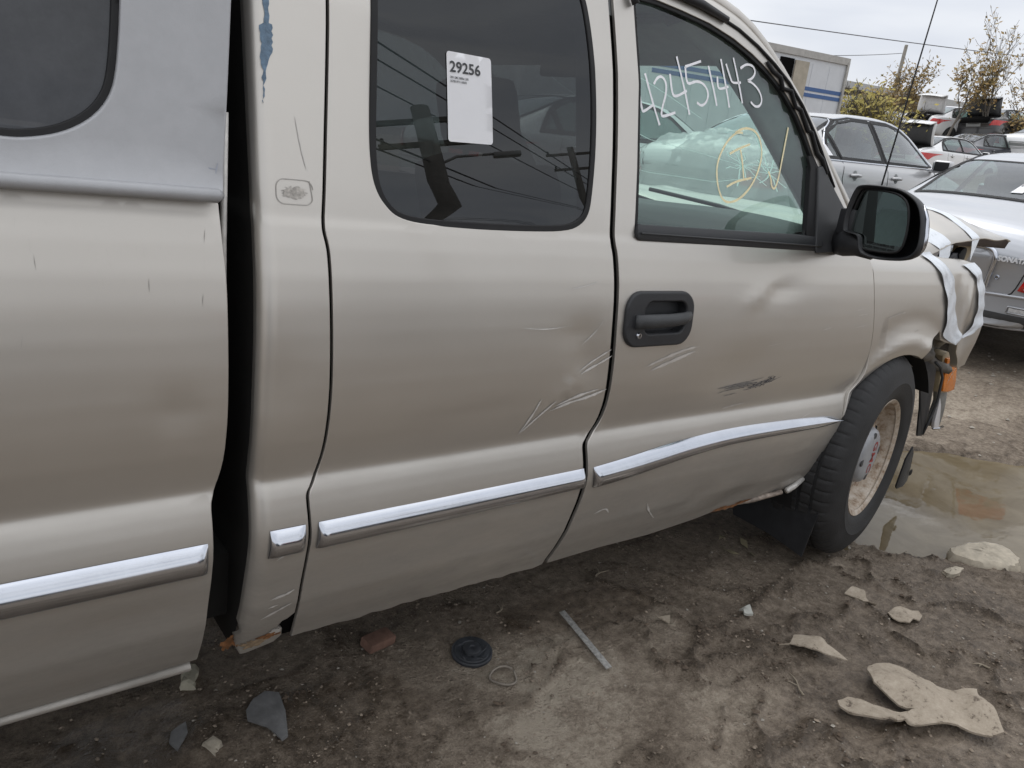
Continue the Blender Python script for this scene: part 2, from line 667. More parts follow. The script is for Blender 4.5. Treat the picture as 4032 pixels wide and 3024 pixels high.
def grid_obj(name, f, nu, nv, mat, parent=None, smooth=True, solid=0.0):
    vs = [f(i / (nu - 1), j / (nv - 1)) for i in range(nu) for j in range(nv)]
    fs = [(i * nv + j, (i + 1) * nv + j, (i + 1) * nv + j + 1, i * nv + j + 1) for i in range(nu - 1) for j in range(nv - 1)]
    o = mesh_obj(name, vs, fs, mat, parent, smooth)
    if solid:
        md = o.modifiers.new('solid', 'SOLIDIFY')
        md.thickness = solid
        md.offset = 0
    return o


def text_mesh(body, size=1.0, bold=0.0, ext=0.0, align='CENTER', res=3):
    cu = bpy.data.curves.new('lettering', 'FONT')
    cu.body = body
    cu.size = size
    cu.align_x = align
    cu.align_y = 'CENTER'
    cu.offset = bold
    cu.extrude = ext
    cu.resolution_u = res
    o = bpy.data.objects.new('lettering', cu)
    COL.objects.link(o)
    dg = bpy.context.evaluated_depsgraph_get()
    me = bpy.data.meshes.new_from_object(o.evaluated_get(dg))
    bpy.data.objects.remove(o)
    return me


def text_obj(name, body, size, M, mat, parent=None, bold=0.0, ext=0.0, align='CENTER'):
    me = text_mesh(body, size, bold, ext, align)
    me.transform(M)
    me.materials.clear()
    me.materials.append(mat)
    o = bpy.data.objects.new(name, me)
    return link(o, parent)


def mapped_text(name, body, size, f, mat, parent, bold=0.0, align='LEFT'):
    """Lettering mapped vertex by vertex through f(u, v) -> xyz."""
    me = text_mesh(body, size, bold, 0, align)
    for v in me.vertices:
        v.co = Vector(f(v.co.x, v.co.y))
    me.materials.clear()
    me.materials.append(mat)
    return link(bpy.data.objects.new(name, me), parent)


def vnoise(x, y, seed=0):
    """Smooth value noise, vectorised."""
    xi, yi = np.floor(x).astype(np.int64), np.floor(y).astype(np.int64)
    xf, yf = x - xi, y - yi
    u, v = xf * xf * xf * (xf * (xf * 6 - 15) + 10), yf * yf * yf * (yf * (yf * 6 - 15) + 10)

    def h(a, b):
        n = (a * 374761393 + b * 668265263 + seed * 1442695041) & 0xFFFFFFFF
        n = ((n ^ (n >> 13)) * 1274126177) & 0xFFFFFFFF
        n = (n ^ (n >> 16)) & 0xFFFFFFFF
        return n / 4294967295.0
    return (h(xi, yi) * (1 - u) + h(xi + 1, yi) * u) * (1 - v) + (h(xi, yi + 1) * (1 - u) + h(xi + 1, yi + 1) * u) * v


def fbm(x, y, oct=4, seed=0, gain=0.5, lac=2.03):
    s, a, t = 0, 1.0, 0
    for o in range(oct):
        s = s + a * (vnoise(x, y, seed + o * 17) - .5)
        t += a
        a *= gain
        x, y = x * lac + 3.7, y * lac + 1.3
    return s / t * 2


def sstep(a, b, x):
    t = np.clip((x - a) / (b - a), 0, 1)
    return t * t * (3 - 2 * t)

# ------------------------------------------------------------------ ground
WATER_Z = -0.028


def pud(x, y):
    """1 inside the puddle beside the front wheel, 0 outside."""
    # long axis runs forward and outwards from the wheel
    cx, cy = 1.18, -0.17
    a = math.radians(-45)
    u = (x - cx) * math.cos(a) + (y - cy) * math.sin(a)
    v = -(x - cx) * math.sin(a) + (y - cy) * math.cos(a)
    d = np.sqrt((u / 1.7) ** 2 + (v / 0.62) ** 2) + 0.20 * fbm(x * 3.0, y * 3.0, 5, 5)
    return 1 - sstep(0.80, 1.06, d)


def ridges(x, y):
    """Thin broken lines of squeezed-up mud, 0..1."""
    wx, wy = x + 0.06 * fbm(x * 6, y * 6, 3, 14), y + 0.06 * fbm(x * 6, y * 6, 3, 15)
    a = np.exp(-(fbm(wx * 2.6 + wy * 1.2, wy * 3.6 - wx, 2, 11) / .055) ** 2) * sstep(-.22, .05, fbm(x * 3.1, y * 3.1, 2, 12))
    b = np.exp(-(fbm(wy * 3.4 - wx * .9, wx * 2.2 + wy * 1.4, 2, 13) / .05) ** 2) * sstep(-.18, .1, fbm(x * 2.7, y * 2.7, 2, 16))
    r = np.maximum(a, b)
    return r * (0.65 + 0.55 * fbm(x * 24, y * 24, 2, 17))


def gh(x, y):
    x, y = np.asarray(x, float), np.asarray(y, float)
    z = 0.02 * np.clip(-x, 0, 5)
    z = z + 0.30 * sstep(2.2, 3.6, y) * sstep(1.5, 3.5, x) + 0.10 * sstep(2.2, 3.2, x) * (1 - sstep(2.2, 3.6, y))
    z = z + (1.5 * sstep(17, 27, x) * sstep(2, 9, y) + 0.9 * sstep(28.5, 31.5, x) * sstep(4, 9, y)) * (1 - sstep(34, 42, x)) * (1 - sstep(22, 30, y))
    near = np.exp(-(((x + 0.6) / 9) ** 2 + ((y + 0.2) / 7) ** 2))
    z = z + near * (0.016 * fbm(x * 1.3, y * 1.3, 3, 1) + 0.006 * fbm(x * 4, y * 4, 3, 2) + 0.0045 * fbm(x * 20, y * 20, 3, 3))
    z = z + (1 - near) * 0.05 * fbm(x * .5, y * .5, 4, 4)
    # trampled mud: broken, squeezed-up ridges between smooth prints
    reg = sstep(-1.9, -1.2, x) * (1 - sstep(0.6, 1.3, x)) * (1 - sstep(0.0, 0.3, y))
    z = z + (0.25 + 0.75 * reg) * 0.026 * ridges(x, y) * (np.abs(x) < 6)
    z = z - 0.014 * np.exp(-((x - 0.05) / 0.5) ** 2 - ((y - 0.05) / 0.22) ** 2)
    p = pud(x, y)
    z = z * (1 - 0.7 * p) - 0.085 * p
    return z


def axis(lo, hi, d, far_lo, far_hi, g=1.10):
    a = list(np.arange(lo, hi + d / 2, d))
    s = d
    while a[-1] < far_hi:
        s *= g
        a.append(a[-1] + s)
    b, s = [], d
    c = lo
    while c > far_lo:
        s *= g
        c -= s
        b.append(c)
    return np.array(b[::-1] + a)


AX = axis(-3.1, 2.4, 0.0125, -900, 900)
AY = axis(-1.35, 0.9, 0.0125, -900, 900)
GX, GY = np.meshgrid(AX, AY, indexing='ij')
GZ = gh(GX, GY)
nx, ny = GX.shape
V = np.stack([GX.ravel(), GY.ravel(), GZ.ravel()], 1)
ii, jj = np.meshgrid(np.arange(nx - 1), np.arange(ny - 1), indexing='ij')
a = (ii * ny + jj).ravel()
Fq = np.stack([a, a + ny, a + ny + 1, a + 1], 1)
me = bpy.data.meshes.new('ground')
me.vertices.add(len(V))
me.vertices.foreach_set('co', V.ravel())
me.loops.add(len(Fq) * 4)
me.loops.foreach_set('vertex_index', Fq.ravel())
me.polygons.add(len(Fq))
me.polygons.foreach_set('loop_start', np.arange(0, len(Fq) * 4, 4))
me.polygons.foreach_set('loop_total', np.full(len(Fq), 4))
me.update(calc_edges=True)
me.polygons.foreach_set('use_smooth', np.ones(len(Fq), bool))
X, Y = V[:, 0], V[:, 1]


def blob(cx, cy, rx, ry, rot=0.0, seed=0, soft=0.18, wob=0.5):
    c, s = math.cos(rot), math.sin(rot)
    u, v = (X - cx) * c + (Y - cy) * s, -(X - cx) * s + (Y - cy) * c
    d = np.sqrt((u / rx) ** 2 + (v / ry) ** 2) + wob * fbm(X * 5, Y * 5, 4, 50 + seed)
    return 1 - sstep(1 - soft, 1 + soft, d)


tone = 0.44 + 0.20 * fbm(X * 1.7, Y * 1.7, 5, 40) + 0.16 * fbm(X * 9, Y * 9, 4, 41)
for args in ((-1.52, -0.13, .30, .14, .2, 1), (-1.42, .03, .16, .10, 0, 2), (-1.05, .02, .13, .07, .5, 3),
             (-1.5, .16, .22, .08, 0, 4), (-1.2, -0.34, .22, .12, .4, 5), (.9, -.95, .5, .25, 0, 6), (2.6, .75, .9, .35, -.3, 7),
             (-1.66, -.05, .10, .12, 0, 12)):
    tone += 0.27 * blob(*args, soft=.3)
wet = np.zeros_like(X)
for args in ((-2.02, .12, .20, .22, .5, 8), (-1.18, .22, .30, .10, -.2, 9), (-.95, -.62, .35, .28, .3, 10), (-2.5, .30, .16, .12, 0, 13)):
    wet = np.maximum(wet, blob(*args, soft=.06, wob=.35))
pd = pud(X, Y)
wet = np.maximum(wet, 0.85 * sstep(0.01, 0.5, pd))
wet = np.maximum(wet, .55 * sstep(-1.35, -.9, X) * (1 - sstep(.2, .7, X)) * (1 - sstep(-.25, .0, Y)) * sstep(-.25, .1, fbm(X * 2.0, Y * 2.0, 3, 63)))
wet = np.maximum(wet, .35 * sstep(.15, .5, fbm(X * 2.2, Y * 2.2, 4, 60)))
RDG = ridges(X, Y) * (np.abs(X) < 4) * (np.abs(Y) < 3)
tone = np.clip(tone - 0.20 * wet - 0.34 * RDG, 0, 1)
for nm, arr in (('tone', tone), ('wet', wet)):
    at = me.attributes.new(nm, 'FLOAT', 'POINT')
    at.data.foreach_set('value', arr.astype(np.float32))
mt, n, l, out = nodemat('yard_mud')
p = n.new('ShaderNodeBsdfPrincipled')
l.new(p.outputs[0], out.inputs['Surface'])
at = n.new('ShaderNodeAttribute')
at.attribute_name = 'tone'
aw = n.new('ShaderNodeAttribute')
aw.attribute_name = 'wet'
f1 = noise(n, l, 38, 8, 0.7)
f2 = noise(n, l, 210, 5, 0.75)
f3 = noise(n, l, 11, 6, 0.65)
vo = n.new('ShaderNodeTexVoronoi')
vo.inputs['Scale'].default_value = 95
tcv = n.new('ShaderNodeTexCoord')
l.new(tcv.outputs['Object'], vo.inputs['Vector'])
grain = mathn(n, l, 'MULTIPLY', mathn(n, l, 'SUBTRACT', 0.55, vo.outputs['Distance'], None, True), mathn(n, l, 'GREATER_THAN', noise(n, l, 26, 4, .7), 0.52))
tv = mathn(n, l, 'ADD', at.outputs['Fac'], mathn(n, l, 'MULTIPLY_ADD', f1, 1.5, -0.75))  # bump noise also drives the colour, painting shade into the crevices
tv = mathn(n, l, 'ADD', tv, mathn(n, l, 'MULTIPLY_ADD', f2, 0.9, -0.45))
tv = mathn(n, l, 'ADD', tv, mathn(n, l, 'MULTIPLY_ADD', f3, 0.30, -0.15), None, True)
colr = ramp(n, l, tv, [(0.0, (0.063, 0.046, 0.031)), (0.30, (0.158, 0.124, 0.092)), (0.60, (0.262, 0.214, 0.164)),
                       (0.95, (0.42, 0.36, 0.285))])
l.new(colr, p.inputs['Base Color'])
rg = mathn(n, l, 'MULTIPLY_ADD', aw.outputs['Fac'], -0.52, 0.82, True)
rg = mathn(n, l, 'MULTIPLY_ADD', f1, 0.2, mathn(n, l, 'SUBTRACT', rg, 0.1))
l.new(rg, p.inputs['Roughness'])
p.inputs['Specular IOR Level'].default_value = 0.4
hs = mathn(n, l, 'ADD', mathn(n, l, 'ADD', mathn(n, l, 'MULTIPLY', f1, 0.9), mathn(n, l, 'MULTIPLY', grain, 0.9)), mathn(n, l, 'MULTIPLY', f2, 0.55))
bn = n.new('ShaderNodeBump')
bn.inputs['Distance'].default_value = 0.012
l.new(hs, bn.inputs['Height'])
l.new(mathn(n, l, 'MULTIPLY_ADD', aw.outputs['Fac'], -0.35, 0.95), bn.inputs['Strength'])
l.new(bn.outputs[0], p.inputs['Normal'])
me.materials.append(mt)
ground = bpy.data.objects.new('ground', me)
link(ground)
tag(ground, 'rutted wet brown mud and grit of the yard', None, None, 'structure')

# muddy puddle water
mt, n, l, out = nodemat('muddy_water')
p = n.new('ShaderNodeBsdfPrincipled')
l.new(p.outputs[0], out.inputs['Surface'])
f = noise(n, l, 3.0, 6, 0.65, None, 1.2)
l.new(ramp(n, l, f, [(0.3, (0.105, 0.078, 0.042)), (0.7, (0.19, 0.155, 0.10))]), p.inputs['Base Color'])
p.inputs['Roughness'].default_value = 0.03
p.inputs['IOR'].default_value = 1.33
p.inputs['Specular IOR Level'].default_value = 0.6
tcw = n.new('ShaderNodeTexCoord')
mpw = n.new('ShaderNodeMapping')
mpw.inputs['Scale'].default_value = (1.0, 2.2, 1)
l.new(tcw.outputs['Object'], mpw.inputs['Vector'])
l.new(bump(n, l, noise(n, l, 5, 3, 0.5, mpw.outputs[0]), 0.05, 0.02), p.inputs['Normal'])
wv = [(0.0 + 2.6 * i / 20, -1.6 + 2.4 * j / 20, WATER_Z) for i in range(21) for j in range(21)]
wf = [(i * 21 + j, (i + 1) * 21 + j, (i + 1) * 21 + j + 1, i * 21 + j + 1) for i in range(20) for j in range(20)]
water = mesh_obj('puddle_water', wv, wf, mt, None, True)
tag(water, 'brown muddy puddle beside the front wheel', None, None, 'structure')

# ------------------------------------------------------------------ pickup truck
PHI = math.radians(2.6)
truck = empty('pickup_truck', (0, 0, 0), 'wrecked pewter extended-cab pickup truck with chrome side trim and taped front fender',
              'pickup truck', rot=(0, PHI, 0))
FARY = 1.94
_pz = [.10, .20, .262, .30, .345, .40, .50, .55, .575, .60, .62, .645, .660, .670, .677, .69, .72, .75, .80, .85, .90, .95, 1.0, 1.05, 1.10, 1.135, 1.148, 1.17, 1.20, 1.50, 1.70, 1.80, 2.0]
_py = [.17, .12, .094, .078, .056, .034, .009, .001, .001, .0045, .0088, .0158, .0212, .0262, .0280, .0268, .0218, .0172, .0128, .0118, .0130, .0165, .0215, .0287, .0385, .0475, .0530, .0575, .064, .138, .20, .245, .36]
_zt = np.arange(.1, 2.0, .002)
_yt = np.interp(_zt, _pz, _py)
_k = np.exp(-(np.arange(-14, 15) / 2.0) ** 2 / 2)
_yt = np.convolve(np.pad(_yt, 14, mode='edge'), _k / _k.sum(), 'valid')


def prof(z):
    return np.interp(z, _zt, _yt)


# dents: x, z, radius x, radius z, depth(+ pushes in), rotation
DENTS = [(-.985, .80, .12, .055, .0075, .25), (-.955, 1.015, .07, .030, -.0035, .5), (-.84, 1.03, .10, .03, .003, .1),
         (-1.575, .86, .055, .07, .007, .6), (-1.63, .80, .05, .018, -.004, .7), (-1.62, .93, .06, .03, .003, .2),
         (-.80, .345, .10, .05, .012, .2), (-2.484, .83, .035, .035, .004, 0), (-1.03, .40, .06, .03, .004, .4),
         (-2.32, .86, .05, .07, .004, 0), (-1.30, .86, .10, .03, .002, .3), (-1.9, .76, .16, .03, .0015, .1),
         (.33, .95, .05, .10, .012, .3), (.44, .98, .03, .12, -.012, -.2), (.30, .83, .06, .05, .010, .6), (.48, .86, .04, .07, .014, .2),
         (-2.55, .45, .15, .05, .003, .0), (.10, .79, .13, .03, -.006, .35)]


def skin(x, z):
    y = prof(z)
    for cx, cz, rx, rz, d, r in DENTS:
        c, s = math.cos(r), math.sin(r)
        u, v = (x - cx) * c + (z - cz) * s, -(x - cx) * s + (z - cz) * c
        y = y + d * np.exp(-(u / rx) ** 2 - (v / rz) ** 2)
    # gentle fore-aft crown of the flanks
    return y + 0.0010 * np.sin(x * 5.1 + z * 3) + 0.0006 * np.sin(x * 13 + 1.3 * np.sin(z * 6))


def skin_plain(x, z):
    return prof(z) + 0 * x


def corner(x, z):
    """Cab corner: turns in towards the bed gap."""
    x0, R = -2.328, .022
    d = np.clip((x0 - x) / R, 0, 1)
    return skin(x, z) + R * (1 - np.sqrt(1 - d * d)) * 1.0


def fender_skin(x, z):
    # front end folded inwards past the wheel, top rolls to the hood
    t = np.clip((z - 1.085) / .06, 0, 1)
    y = skin(x, z) * (1 - t) + t * (skin(x, z) + .035 * t)
    f = np.clip((x - .22) / .4, 0, 1)
    wr = np.sin(x * 26 + z * 9) * .006 + np.sin(x * 41 - z * 23) * .004
    # rolled flare above the wheel opening
    r = np.hypot(x - .01, z - .39)
    y = y - .011 * np.exp(-((r - .44) / .035) ** 2) * (z > .6) + .004 * np.exp(-((r - .53) / .03) ** 2) * (z > .72) * (x > -.2)
    return y + f * (.012 + wr)


ROWS = np.unique(np.round(np.concatenate([np.arange(.27, .60, .02), np.arange(.60, .70, .004), np.arange(.70, 1.06, .02),
                                          np.arange(1.06, 1.21, .005), np.arange(1.22, 1.80, .03)]), 4))
RGAP = [(-2.212, 1.70), (-2.214, 1.504), (-2.221, 1.392), (-2.229, 1.279), (-2.236, 1.173), (-2.239, 1.136), (-2.238, 1.124), (-2.233, 1.105),
        (-2.230, 1.083), (-2.227, 1.019), (-2.223, .917), (-2.220, .827), (-2.222, .732), (-2.231, .68), (-2.243, .656), (-2.251, .645),
        (-2.252, .628), (-2.249, .59), (-2.247, .549), (-2.249, .497), (-2.248, .414), (-2.243, .335), (-2.238, .283)]
DGAP = [(-1.532, 1.69), (-1.527, 1.60), (-1.523, 1.506), (-1.522, 1.359), (-1.530, 1.208), (-1.532, 1.158), (-1.531, 1.128), (-1.525, 1.111), (-1.517, 1.049),
        (-1.513, .984), (-1.509, .918), (-1.501, .847), (-1.494, .751), (-1.502, .69), (-1.531, .660), (-1.543, .649), (-1.541, .615),
        (-1.537, .564), (-1.536, .522), (-1.537, .445), (-1.540, .379), (-1.545, .283)]
FGAP = [(-.395, 1.15), (-.369, 1.127), (-.343, 1.098), (-.328, 1.052), (-.312, .999), (-.286, .921), (-.269, .854), (-.263, .816), (-.262, .75),
        (-.280, .70), (-.330, .668), (-.343, .623), (-.354, .58), (-.373, .502), (-.385, .416), (-.410, .363), (-.457, .330)]
BEDF = [(-2.416, 1.162), (-2.414, 1.106), (-2.409, 1.049), (-2.408, .974), (-2.407, .894), (-2.406, .81), (-2.409, .722), (-2.424, .665),
        (-2.429, .652), (-2.428, .61), (-2.428, .518), (-2.428, .449), (-2.427, .37), (-2.428, .293)]
RWIN = [(-2.122, 1.655), (-2.131, 1.521), (-2.137, 1.419), (-2.143, 1.316), (-2.144, 1.265), (-2.141, 1.226), (-2.132, 1.195), (-2.113, 1.17),
        (-2.089, 1.155), (-2.041, 1.147), (-1.936, 1.146), (-1.78, 1.148), (-1.672, 1.153), (-1.63, 1.169), (-1.609, 1.194), (-1.601, 1.24),
        (-1.592, 1.321), (-1.589, 1.418), (-1.594, 1.527), (-1.600, 1.588), (-1.610, 1.640), (-1.63, 1.655), (-1.66, 1.662), (-2.10, 1.664)]
RGAP, DGAP, FGAP, BEDF = [chaikin(q, 2) for q in (RGAP, DGAP, FGAP, BEDF)]
RWIN = chaikin(RWIN, 2, True)
# front door: window opening and outer upper frame
FW_TOP = [(-1.367, 1.684), (-1.282, 1.680), (-1.179, 1.672), (-1.082, 1.654), (-1.002, 1.631), (-.927, 1.602), (-.863, 1.567), (-.803, 1.519),
          (-.751, 1.463), (-.706, 1.404), (-.676, 1.366)]
FWIN = [(-1.459, 1.675), (-1.455, 1.594), (-1.449, 1.486), (-1.453, 1.301), (-1.461, 1.156), (-1.448, 1.142), (-1.111, 1.143), (-.881, 1.143),
        (-.660, 1.140)] + [(-.664, 1.35)] + FW_TOP[::-1][1:] + [(-1.44, 1.686)]
FW_TOP = chaikin(FW_TOP, 1)


def offset_poly(pts, d):
    """Offset an open polyline sideways (left is +)."""
    P = np.array(pts, float)
    g = np.gradient(P, axis=0)
    g /= np.linalg.norm(g, axis=1)[:, None]
    return [tuple(q) for q in P + np.stack([-g[:, 1], g[:, 0]], 1) * d]


def shift(pts, dx):
    return [(x + dx, z) for x, z in pts]


# rusted lower edge of a panel
def ragged(x0, x1, z0, z1, n, amp, seed):
    r = random.Random(seed)
    return [(x0 + (x1 - x0) * i / n, z0 + (z1 - z0) * i / n + r.uniform(-amp, amp)) for i in range(n + 1)]


def rrect(x0, x1, z0, z1, r, n=6, skew=0.0):
    o = []
    for cx, cz, a0 in ((x1 - r, z1 - r, 0), (x0 + r, z1 - r, 90), (x0 + r, z0 + r, 180), (x1 - r, z0 + r, 270)):
        for k in range(n + 1):
            a = math.radians(a0 + 90 * k / n)
            o.append((cx + r * math.cos(a) + skew * (cz + r * math.sin(a) - z0), cz + r * math.sin(a)))
    return o



HCUT = rrect(-1.440, -1.255, .910, 1.010, .030)
bed = surf_panel('bed_side', [(-4.74, 1.162)] + [(-4.76, .70), (-4.74, .32), (-4.05, .30)] +
                 [(-3.62 + .46 * math.cos(t), .36 + .46 * math.sin(t)) for t in np.linspace(math.pi + .1, 0 - .1, 20)] +
                 [(-3.10, .285), (-2.432, .293)] + BEDF[::-1], [], PAINT, truck, skin, .04, rows=ROWS, xs=.03)
surf_panel('bed_side', [(-4.74, 1.162), (-4.76, .70), (-4.74, .32), (-2.43, .293)] + BEDF[::-1], [], PAINT, truck, skin_plain, .04, far=FARY, rows=ROWS, xs=.12, step=.08)
# lower flange lip of the bed side
grid_obj('bed_lower_lip', lambda u, v: (-4.0 + u * (4.0 - 2.437), .100 - .030 * math.sin(v * math.pi * .9) + .028 * v, .287 - .036 * v), 24, 7, PAINT, truck)
corner_out = RGAP and ([(-2.3505, 1.70)] + [(-2.3505, z) for z in (1.5, 1.3, 1.1, .9, .7, .5)] +
                       [(-2.3505, .36), (-2.345, .335), (-2.3505, .315), (-2.346, .285), (-2.338, .266), (-2.325, .268), (-2.303, .273), (-2.275, .280), (-2.262, .296),
                        (-2.266, .318), (-2.279, .330), (-2.272, .348), (-2.262, .352)] + shift([q for q in RGAP if q[1] > .352][::-1], -.005))
surf_panel('cab_corner', corner_out, [], PAINT, truck, corner, .012, rows=ROWS, xs=.012, step=.012)
surf_panel('cab_corner', [(-2.3505, 1.70), (-2.3505, .27), (-2.25, .27)] + shift(RGAP[::-1], -.0042), [], PAINT, truck,
           lambda x, z: skin_plain(x, z) + .03 * (1 - np.sqrt(1 - np.clip((-2.322 - x) / .03, 0, .985) ** 2)), .09, far=FARY, rows=ROWS, xs=.03, step=.05)
rdoor_out = shift(RGAP, .005) + ragged(-2.236, -1.556, .283, .282, 26, .004, 3) + shift(DGAP[::-1], -.0105)
surf_panel('rear_door', rdoor_out, [RWIN], PAINT, truck, skin, .009, rows=ROWS, xs=.03, holeflange=.012)
surf_panel('rear_door', shift(RGAP, .005) + shift(DGAP[::-1], -.0105), [RWIN], PAINT, truck, skin_plain, .03, far=FARY, rows=ROWS, xs=.1, step=.06)
FRAME_OUT = [(-1.512, 1.712), (-1.36, 1.712), (-1.27, 1.706), (-1.165, 1.696), (-1.064, 1.677), (-.982, 1.651), (-.905, 1.618), (-.838, 1.581),
             (-.774, 1.530), (-.714, 1.467), (-.666, 1.41), (-.60, 1.325), (-.50, 1.205), (-.44, 1.158)]
fd_bot = [(-1.532, .283), (-1.341, .286), (-1.145, .280), (-.943, .290)] + ragged(-.90, -.62, .292, .305, 14, .006, 5) + [(-.56, .322), (-.470, .322)]
fdoor_out = [(a + .0105, b) for a, b in DGAP[1:]] + fd_bot[1:] + [(a - .003, b) for a, b in FGAP[::-1]] + FRAME_OUT[::-1]
surf_panel('front_door', fdoor_out, [FWIN, HCUT], PAINT, truck, skin, .009, rows=ROWS, xs=.03, holeflange=.02)
surf_panel('front_door', fdoor_out, [FWIN], PAINT, truck, skin_plain, .03, far=FARY, rows=ROWS, xs=.1, step=.06)
arch = [(.0 + .412 * math.cos(t), .39 + .405 * math.sin(t)) for t in np.linspace(math.radians(205), math.radians(70), 26)]
fend_out = ([(a + .003, b) for a, b in FGAP] + [(-.43, .30), (-.40, .25)] + arch + [(.150, .800), (.165, .815), (.172, .838), (.188, .852), (.215, .862), (.237, .873), (.29, .835), (.35, .82), (.42, .815), (.455, .785), (.49, .76), (.54, .71), (.576, .696), (.611, .712), (.60, .83)] +
            [(.603, .905), (.565, .965), (.53, 1.02), (.495, 1.085), (.468, 1.122), (.40, 1.132), (.20, 1.136), (0, 1.142), (-.2, 1.148), (-.36, 1.152)])
surf_panel('front_fender', fend_out, [], PAINT, truck, fender_skin, .03, rows=ROWS, xs=.03, step=.02)
surf_panel('front_fender', [(a + .003, b) for a, b in FGAP] + [(-.40, .25)] + arch + [(.62, .80), (.60, 1.10), (.2, 1.14), (-.36, 1.152)], [], PAINT, truck, skin_plain, .03,
           far=FARY, rows=ROWS, xs=.1, step=.06)

grid_obj('cab_back_shade', lambda u, v: (-2.3495 - .0 * v, float(prof(.27 + u * 1.43)) + .030 + v * .34, .27 + u * 1.43), 40, 4, JAMB, truck)  # near-black sheet, the shade of the bed gap put into its colour
# door jambs coloured near-black, painting in the shade of every gap
for gp, w in ((RGAP, .03), (DGAP, .035), (FGAP, .03)):
    surf_panel('door_jamb', shift(gp, -w) + shift(gp[::-1], w), [], VOID, truck, lambda x, z: prof(z) + .014, 0, rows=None, xs=.06, step=.06)
surf_panel('window_frame_inner', [(-2.2, 1.72), (-2.2, 1.10), (-1.56, 1.10), (-1.56, 1.72)], [offset_poly(RWIN + RWIN[:1], -.018)[:-1]], JAMB, truck,
           lambda x, z: prof(z) + .03, 0, xs=.1, step=.05)
# cab floor, underbody, cab back and inner walls
box_obj('underbody', (-1.4, FARY / 2, .40), (2.2, FARY - .30, .14), JAMB, truck)
box_obj('chassis_rail', (-1.9, .42, .36), (5.4, .09, .16), JAMB, truck)
box_obj('chassis_rail', (-1.9, FARY - .42, .36), (5.4, .09, .16), JAMB, truck)
box_obj('bed_floor', (-3.6, FARY / 2, .62), (2.24, FARY - .14, .06), JAMB, truck)
box_obj('bed_front_wall', (-2.452, FARY / 2, .84), (.03, FARY - .17, .62), JAMB, truck)
tube_obj('bed_front_flange', [(-2.398, .085, 1.30), (-2.398, .078, 1.1), (-2.398, .070, .98), (-2.398, .068, .86)], .0055, BARE, truck, 6)
surf_panel('door_inner_panel', [(-2.30, 1.13), (-2.30, .36), (-.42, .36), (-.42, 1.13)], [], TRIMGREY, truck, lambda x, z: .105 + 0 * x, 0, xs=.3, step=.3)
surf_panel('door_inner_panel', [(-2.30, 1.13), (-2.30, .36), (-.42, .36), (-.42, 1.13)], [], TRIMGREY, truck, lambda x, z: .105 + 0 * x, 0, far=FARY, xs=.3, step=.3)


# cab rear wall with its window
def back_map(u, v, w):
    return (-2.346 + .11 * max(0, (v - 1.15)) + w, u, v)


vs, fs = [], []
BH = [(.42, 1.20), (FARY - .42, 1.20), (FARY - .50, 1.60), (.50, 1.60)]
BO = [(.12, .40), (FARY - .12, .40), (FARY - .13, 1.15), (FARY - .27, 1.72), (.27, 1.72), (.13, 1.15)]
Vb, Tb, _ = cdt(BO, [BH], .2, None, .2)
mesh_obj('cab_rear_wall', [back_map(u, v, 0) for u, v in Vb], Tb, PAINT, truck)
mesh_obj('cab_rear_wall_trim', [back_map(u, v, .03) for u, v in Vb], Tb, TRIMGREY, truck)
mesh_obj('rear_window', [back_map(u, v, .012) for u, v in BH], [(0, 1, 2, 3)], GLASS_R, truck)

# roof and A-pillars
PIL = [(-1.30, 1.752), (-1.20, 1.748), (-1.117, 1.738), (-1.039, 1.720), (-.98, 1.697), (-.927, 1.668), (-.854, 1.617), (-.779, 1.556), (-.718, 1.497), (-.634, 1.418),
       (-.547, 1.338), (-.49, 1.284), (-.42, 1.215), (-.36, 1.155)]


def pil_y(z):
    return prof(z) + .012


for far in (None, FARY):
    P3 = [(x, pil_y(z) if far is None else FARY - pil_y(z), z) for x, z in PIL]
    P3 = [(-2.36, P3[0][1], 1.735), (-1.9, P3[0][1], 1.752)] + P3
    # outer strip between the door frame and the pillar ridge
    N = 60
    rid = np.array(chaikin(PIL, 2))
    fr = np.array(chaikin([(a + .004, b + .005) for a, b in FRAME_OUT], 2))

    def along(arr, t):
        d = np.concatenate([[0], np.cumsum(np.linalg.norm(np.diff(arr, axis=0), axis=1))])
        s = t * d[-1]
        return np.array([np.interp(s, d, arr[:, 0]), np.interp(s, d, arr[:, 1])])

    def strip(u, v, far=far):
        p = along(fr, u) * (1 - v) + along(np.vstack([[-1.50, 1.755], rid]), u) * v
        y = float(prof(p[1])) + .002 + .030 * v ** 3
        return (p[0], y if far is None else FARY - y, p[1] + .006 * math.sin(v * 1.5))
    grid_obj('a_pillar', strip, N, 7, PAINT, truck)
    tube_obj('roof_rail', [(p[0], p[1] + (.012 if far is None else -.012), p[2] - .004) for p in P3], .020, PAINT, truck, 10)
    sp = [(x, (prof(z) - .003) if far is None else FARY - (prof(z) - .003), z) for x, z in [(a + .001, b + .001) for a, b in FRAME_OUT[1:12]]]
    tube_obj('weatherstrip', sp, .0042, SEAL, truck, 6)


def roof(u, v):
    x = -2.34 + u * 1.245
    yl = float(prof(1.745)) + .012
    y = yl + v * (FARY - 2 * yl)
    c = 1 - (2 * v - 1) ** 2
    xf = x + .14 * c ** .8 * u ** 2
    z = 1.742 + .055 * c ** .7 + .012 * math.sin(u * math.pi)
    k = max(0, u - .7) / .3
    return (xf, y, z * (1 - k * k) + (1.733 + .02 * c) * k * k)


grid_obj('roof', roof, 24, 25, PAINT, truck)


